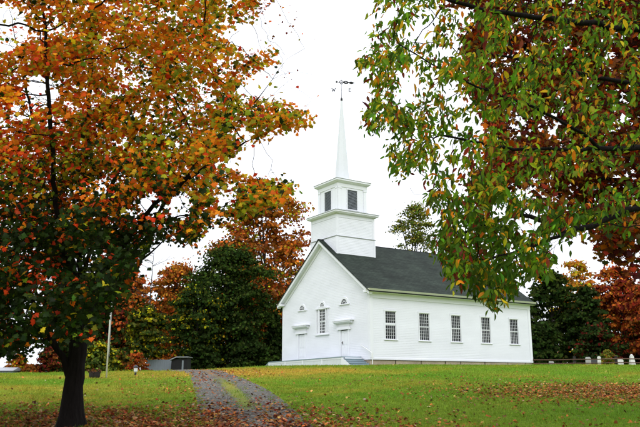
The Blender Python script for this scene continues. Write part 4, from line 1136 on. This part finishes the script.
# ---------------------------------------------------------------- graveyard: headstones and rail fence
def tablet(w, h, t, mat, lab, px, Yd, style, tilt=0, rz=0):
    x = U(px, 365, Yd).x; z = Gf(x, Yd)
    e = empty('headstone', (x, Yd, z), rz); tag(e, lab, 'headstone', 'headstones beyond the rail fence'); e.rotation_euler = (0, tilt, rz)
    mb = MB()
    if style == 'round':
        pr = [(-w / 2, -.3), (w / 2, -.3), (w / 2, h - w / 2 * .8)] + [(w / 2 * math.cos(a), h - w / 2 * .8 + w / 2 * .8 * math.sin(a)) for a in np.linspace(.2, math.pi - .2, 9)] + [(-w / 2, h - w / 2 * .8)]
        mb.prism(pr, lambda p, k: (p[0], -t / 2 + k * t, p[1]))
    elif style == 'block':
        mb.prism([(-w / 2, -.0), (w / 2, 0), (w / 2, h * .9), (w * .3, h), (-w * .3, h), (-w / 2, h * .9)], lambda p, k: (p[0], -t / 2 + k * t, p[1]))
    else:
        mb.hexa([(-w / 2, -w / 2, .15), (w / 2, -w / 2, .15), (w / 2, w / 2, .15), (-w / 2, w / 2, .15), (-w * .28, -w * .28, h), (w * .28, -w * .28, h), (w * .28, w * .28, h), (-w * .28, w * .28, h)])
        mb.lathe([(w * .30, h), (w * .3, h + .05), (w * .12, h + .14), (.01, h + .16)], n=8)
    mb.build('tablet', mat, e, .015)
    MB().box(-w / 2 - .1, w / 2 + .1, -t / 2 - .1, t / 2 + .1, -.4, .12 if style != 'round' else .05).build('plinth', mat, e, .012)
tablet(.40, .55, .14, M['stone_grey'], 'smallest grey headstone nearest the church', 551.3, 62, 'block', .03)
tablet(.42, .85, .2, M['stone_grey'], 'grey square headstone left of the white slender one', 588.6, 62, 'block', -.02)
tablet(.75, .66, .2, M['stone_dark'], 'wide dark headstone between the grey and white ones', 594.2, 63.5, 'block')
tablet(.28, .92, .12, M['stone_white'], 'slender white headstone beside a small green shrub', 599.4, 62, 'round', .02)
tablet(.30, .80, .12, M['stone_white'], 'narrow white headstone right behind the dark fence post', 618.3, 64, 'round', -.05)
tablet(.36, .78, .14, M['stone_white'], 'white round topped headstone just right of the fence post', 621.2, 64.5, 'round', .04)
tablet(.46, 1.0, .28, M['stone_white'], 'tallest white tapered monument near the right edge', 632.4, 63, 'obelisk')
rf = empty('rail_fence', (0, 58, 0)); tag(rf, 'brown two rail fence on dark posts before the headstones', 'fence')
pts = [(533, 59.5), (575, 58.6), (616.8, 57.6), (660, 56.8), (700, 56)]
W3 = [(U(p, 367, d).x, d) for p, d in pts]
for (a, b) in W3:
    z = Gf(a, b); MB().box(a - .085, a + .085, b - 58 - .085, b - 58 + .085, z - .3, z + .82).build('post', M['tub'], rf, .01)
for (a, b), (c, d) in zip(W3, W3[1:]):
    for h in (.28, .58):
        za, zc = Gf(a, b) + h, Gf(c, d) + h
        mb = MB(); mb.tube([(a, b - 58 - .12, za), ((a + c) / 2, (b + d) / 2 - 58 - .12, (za + zc) / 2 - .02), (c, d - 58 - .12, zc)], [.045, .04, .045], 6); mb.build('rail', M['rail'], rf)

# ---------------------------------------------------------------- grass blades and fallen leaves
def visible_ground(n, y0, y1, power, xpad=1.15):
    y = y0 + (y1 - y0) * rng.random(n) ** power
    x = rng.uniform(-1, 1, n) * y * (330 / F) * xpad
    return x, y
# footprint of church, to keep it clear
def in_church(x, y, m=.1):
    dx, dy = x - CX, y - CY; v = dx * math.cos(YAW) + dy * math.sin(YAW); u = -dx * math.sin(YAW) + dy * math.cos(YAW)
    return (v > -m) & (v < L + m) & (u > -m) & (u < W + m) | ((v > -1.7 - m) & (v <= 0) & (u > -.3) & (u < 12.1))
x, y = visible_ground(300000, 10.5, 60, 1.25)
t = road_t(x, y); lim = .93 + .14 * snoise(np.stack([x, y], 1), .9, 71)
mid_ok = (np.abs(t - .02) < .20 + .1 * snoise(np.stack([x, y], 1), .7, 72)) & (y > 16.5) & (y < 30) & (rng.random(len(x)) < .7)
keep = ((np.abs(t) > lim) | mid_ok) & ~in_church(x, y)
x, y = x[keep], y[keep]; n = len(x); z = G(x, y) + np.where(np.abs(road_t(x, y)) < 1, .04, 0)
h = rng.uniform(.025, .065, n) * (1 + .25 * snoise(np.stack([x, y], 1), 1.2, 73)) * np.interp(y, [10, 40, 60], [1, 1.15, 1.3]); h = np.maximum(h, .02) * np.where(rng.random(n) < .04, 1.9, 1)
w = rng.uniform(.004, .008, n) * np.interp(y, [10, 30, 60], [1, 2.2, 4.5])
an = rng.uniform(0, 2 * math.pi, n); ln = rng.normal(size=(n, 2)) * .5
base = np.stack([x, y, z - .005], 1); sd = np.stack([np.cos(an) * w, np.sin(an) * w, np.zeros(n)], 1)
tipv = base + np.stack([ln[:, 0] * h, ln[:, 1] * h, h], 1)
V = np.stack([base - sd, base + sd, tipv], 1).reshape(-1, 3)
C = turf_colour(x, y) * np.exp(rng.normal(size=(n, 1)) * .2) * (1 + rng.normal(size=(n, 3)) * .05)
o = mesh_np('grass', V, np.arange(3 * n).reshape(-1, 3), M['blade'], colours=np.repeat(np.clip(C, .002, .6), 3, 0))
tag(o, 'short mown grass of the church lawn', 'grass', kind='stuff')

def scatter_leaves():
    xs, ys, cs_ = [], [], []
    def add(n, fx, c): 
        x, y = fx(n); xs.append(x); ys.append(y); cs_.append(np.full(len(x), c))
    # under the big maple and over the near drive
    add(15000, lambda n: (rng.normal(size=n) * 3.4 - 5.0, 12.0 + np.abs(rng.normal(size=n)) * 2.8), 0)
    add(1900, lambda n: (rng.normal(size=n) * 1.4 - 1.8, 12.0 + np.abs(rng.normal(size=n)) * 3.4), 0)
    # brown drift at the right
    def drift(n):
        x = 10.5 + rng.normal(size=n) * 2.9; y = 23 + rng.normal(size=n) * 2.3; return x, y
    add(11000, drift, 1)
    add(900, lambda n: (rng.normal(size=n) * 4 + 6, rng.uniform(12, 34, n)), 1)
    add(900, lambda n: visible_ground(n, 11, 50, 1.2), 2)
    add(900, lambda n: (rng.normal(size=n) * 1.3 - 4.6, rng.uniform(22, 42, n)), 1)
    add(120, lambda n: (rng.normal(size=n) * 4 - 4, rng.normal(size=n) * 4 + 36), 2)
    x, y, k = np.concatenate(xs), np.concatenate(ys), np.concatenate(cs_)
    ok = (y > 7) & ~in_church(x, y, .0) & (y < 60); return x[ok], y[ok], k[ok]
x, y, k = scatter_leaves(); n = len(x)
t = road_t(x, y)
z = G(x, y) + np.where(np.abs(t) < 1.05, .045, .02) + rng.random(n) * .02
nr = np.array([0, 0, 1.0]) + rng.normal(size=(n, 3)) * .42; ax = rng.normal(size=(n, 3)) * np.array([1, 1, .15])
pal = [(.40, .13, .03), (.24, .075, .025), (.12, .045, .022), (.42, .24, .07), (.26, .03, .015), (.32, .20, .12)]
wts = np.array([[.7, .9, .9, .35, .35, .4], [1, 1, .9, .4, .1, .2], [.6, .9, .8, .4, .2, .3]])[k]
C = pick(pal, wts, n, .12, .28)
V, Fc, m = place_leaves(maple_template(), np.stack([x, y, z], 1), ax, nr, rng.uniform(.05, .10, n) * np.interp(y, [10, 40], [1, 1.35]))
o = mesh_np('fallen_leaves', V, Fc, M['leaf_dry'], colours=np.repeat(C, m, 0))
tag(o, 'fallen brown and orange autumn leaves strewn over lawn and drive', 'fallen leaves', kind='stuff')

# ---------------------------------------------------------------- daylight: white overcast
SUN_EL, SUN_AZ = R(44), R(180)          # azimuth clockwise from north (+y): behind and right of the camera
w = bpy.data.worlds.new('World'); sc.world = w; w.use_nodes = True
nt = w.node_tree; nt.nodes.clear()
sky = nt.nodes.new('ShaderNodeTexSky'); sky.sky_type = 'NISHITA'; sky.sun_disc = False
sky.sun_elevation = SUN_EL; sky.sun_rotation = SUN_AZ; sky.dust_density = 4; sky.air_density = 1.5
mx = nt.nodes.new('ShaderNodeMix'); mx.data_type = 'RGBA'; mx.inputs[0].default_value = .9
nt.links.new(sky.outputs[0], mx.inputs[6]); mx.inputs[7].default_value = (1, 1, 1, 1)
geo = nt.nodes.new('ShaderNodeTexCoord'); sep = nt.nodes.new('ShaderNodeSeparateXYZ'); nt.links.new(geo.outputs['Generated'], sep.inputs[0])
mr = nt.nodes.new('ShaderNodeMapRange'); nt.links.new(sep.outputs[2], mr.inputs[0])          # cloud deck: overhead brighter than the horizon
mr.inputs[1].default_value = 0; mr.inputs[2].default_value = 1; mr.inputs[3].default_value = 10.5; mr.inputs[4].default_value = 24
vm = nt.nodes.new('ShaderNodeVectorMath'); vm.operation = 'SCALE'; vm.inputs[0].default_value = (.955, .985, 1.06)
nt.links.new(mr.outputs[0], vm.inputs['Scale']); nt.links.new(vm.outputs[0], mx.inputs[7])
bg = nt.nodes.new('ShaderNodeBackground'); bg.inputs[1].default_value = .1
nt.links.new(mx.outputs[2], bg.inputs[0])
wo_ = nt.nodes.new('ShaderNodeOutputWorld'); nt.links.new(bg.outputs[0], wo_.inputs[0])
sd = bpy.data.lights.new('sun', 'SUN'); sd.energy = .75; sd.angle = R(20); sd.color = (1, .98, .95)
so = bpy.data.objects.new('sun', sd); col.objects.link(so)
dirv = Vector((math.sin(SUN_AZ) * math.cos(SUN_EL), math.cos(SUN_AZ) * math.cos(SUN_EL), math.sin(SUN_EL)))
so.rotation_euler = dirv.to_track_quat('Z', 'Y').to_euler(); so.location = (0, -20, 40)

vs = sc.view_settings
vs.view_transform = 'Standard'; vs.look = 'None'; vs.exposure = 0.2; vs.gamma = 1; vs.use_curve_mapping = False
cy = sc.cycles
cy.max_bounces = 6; cy.diffuse_bounces = 3; cy.glossy_bounces = 2; cy.transmission_bounces = 4; cy.transparent_max_bounces = 4
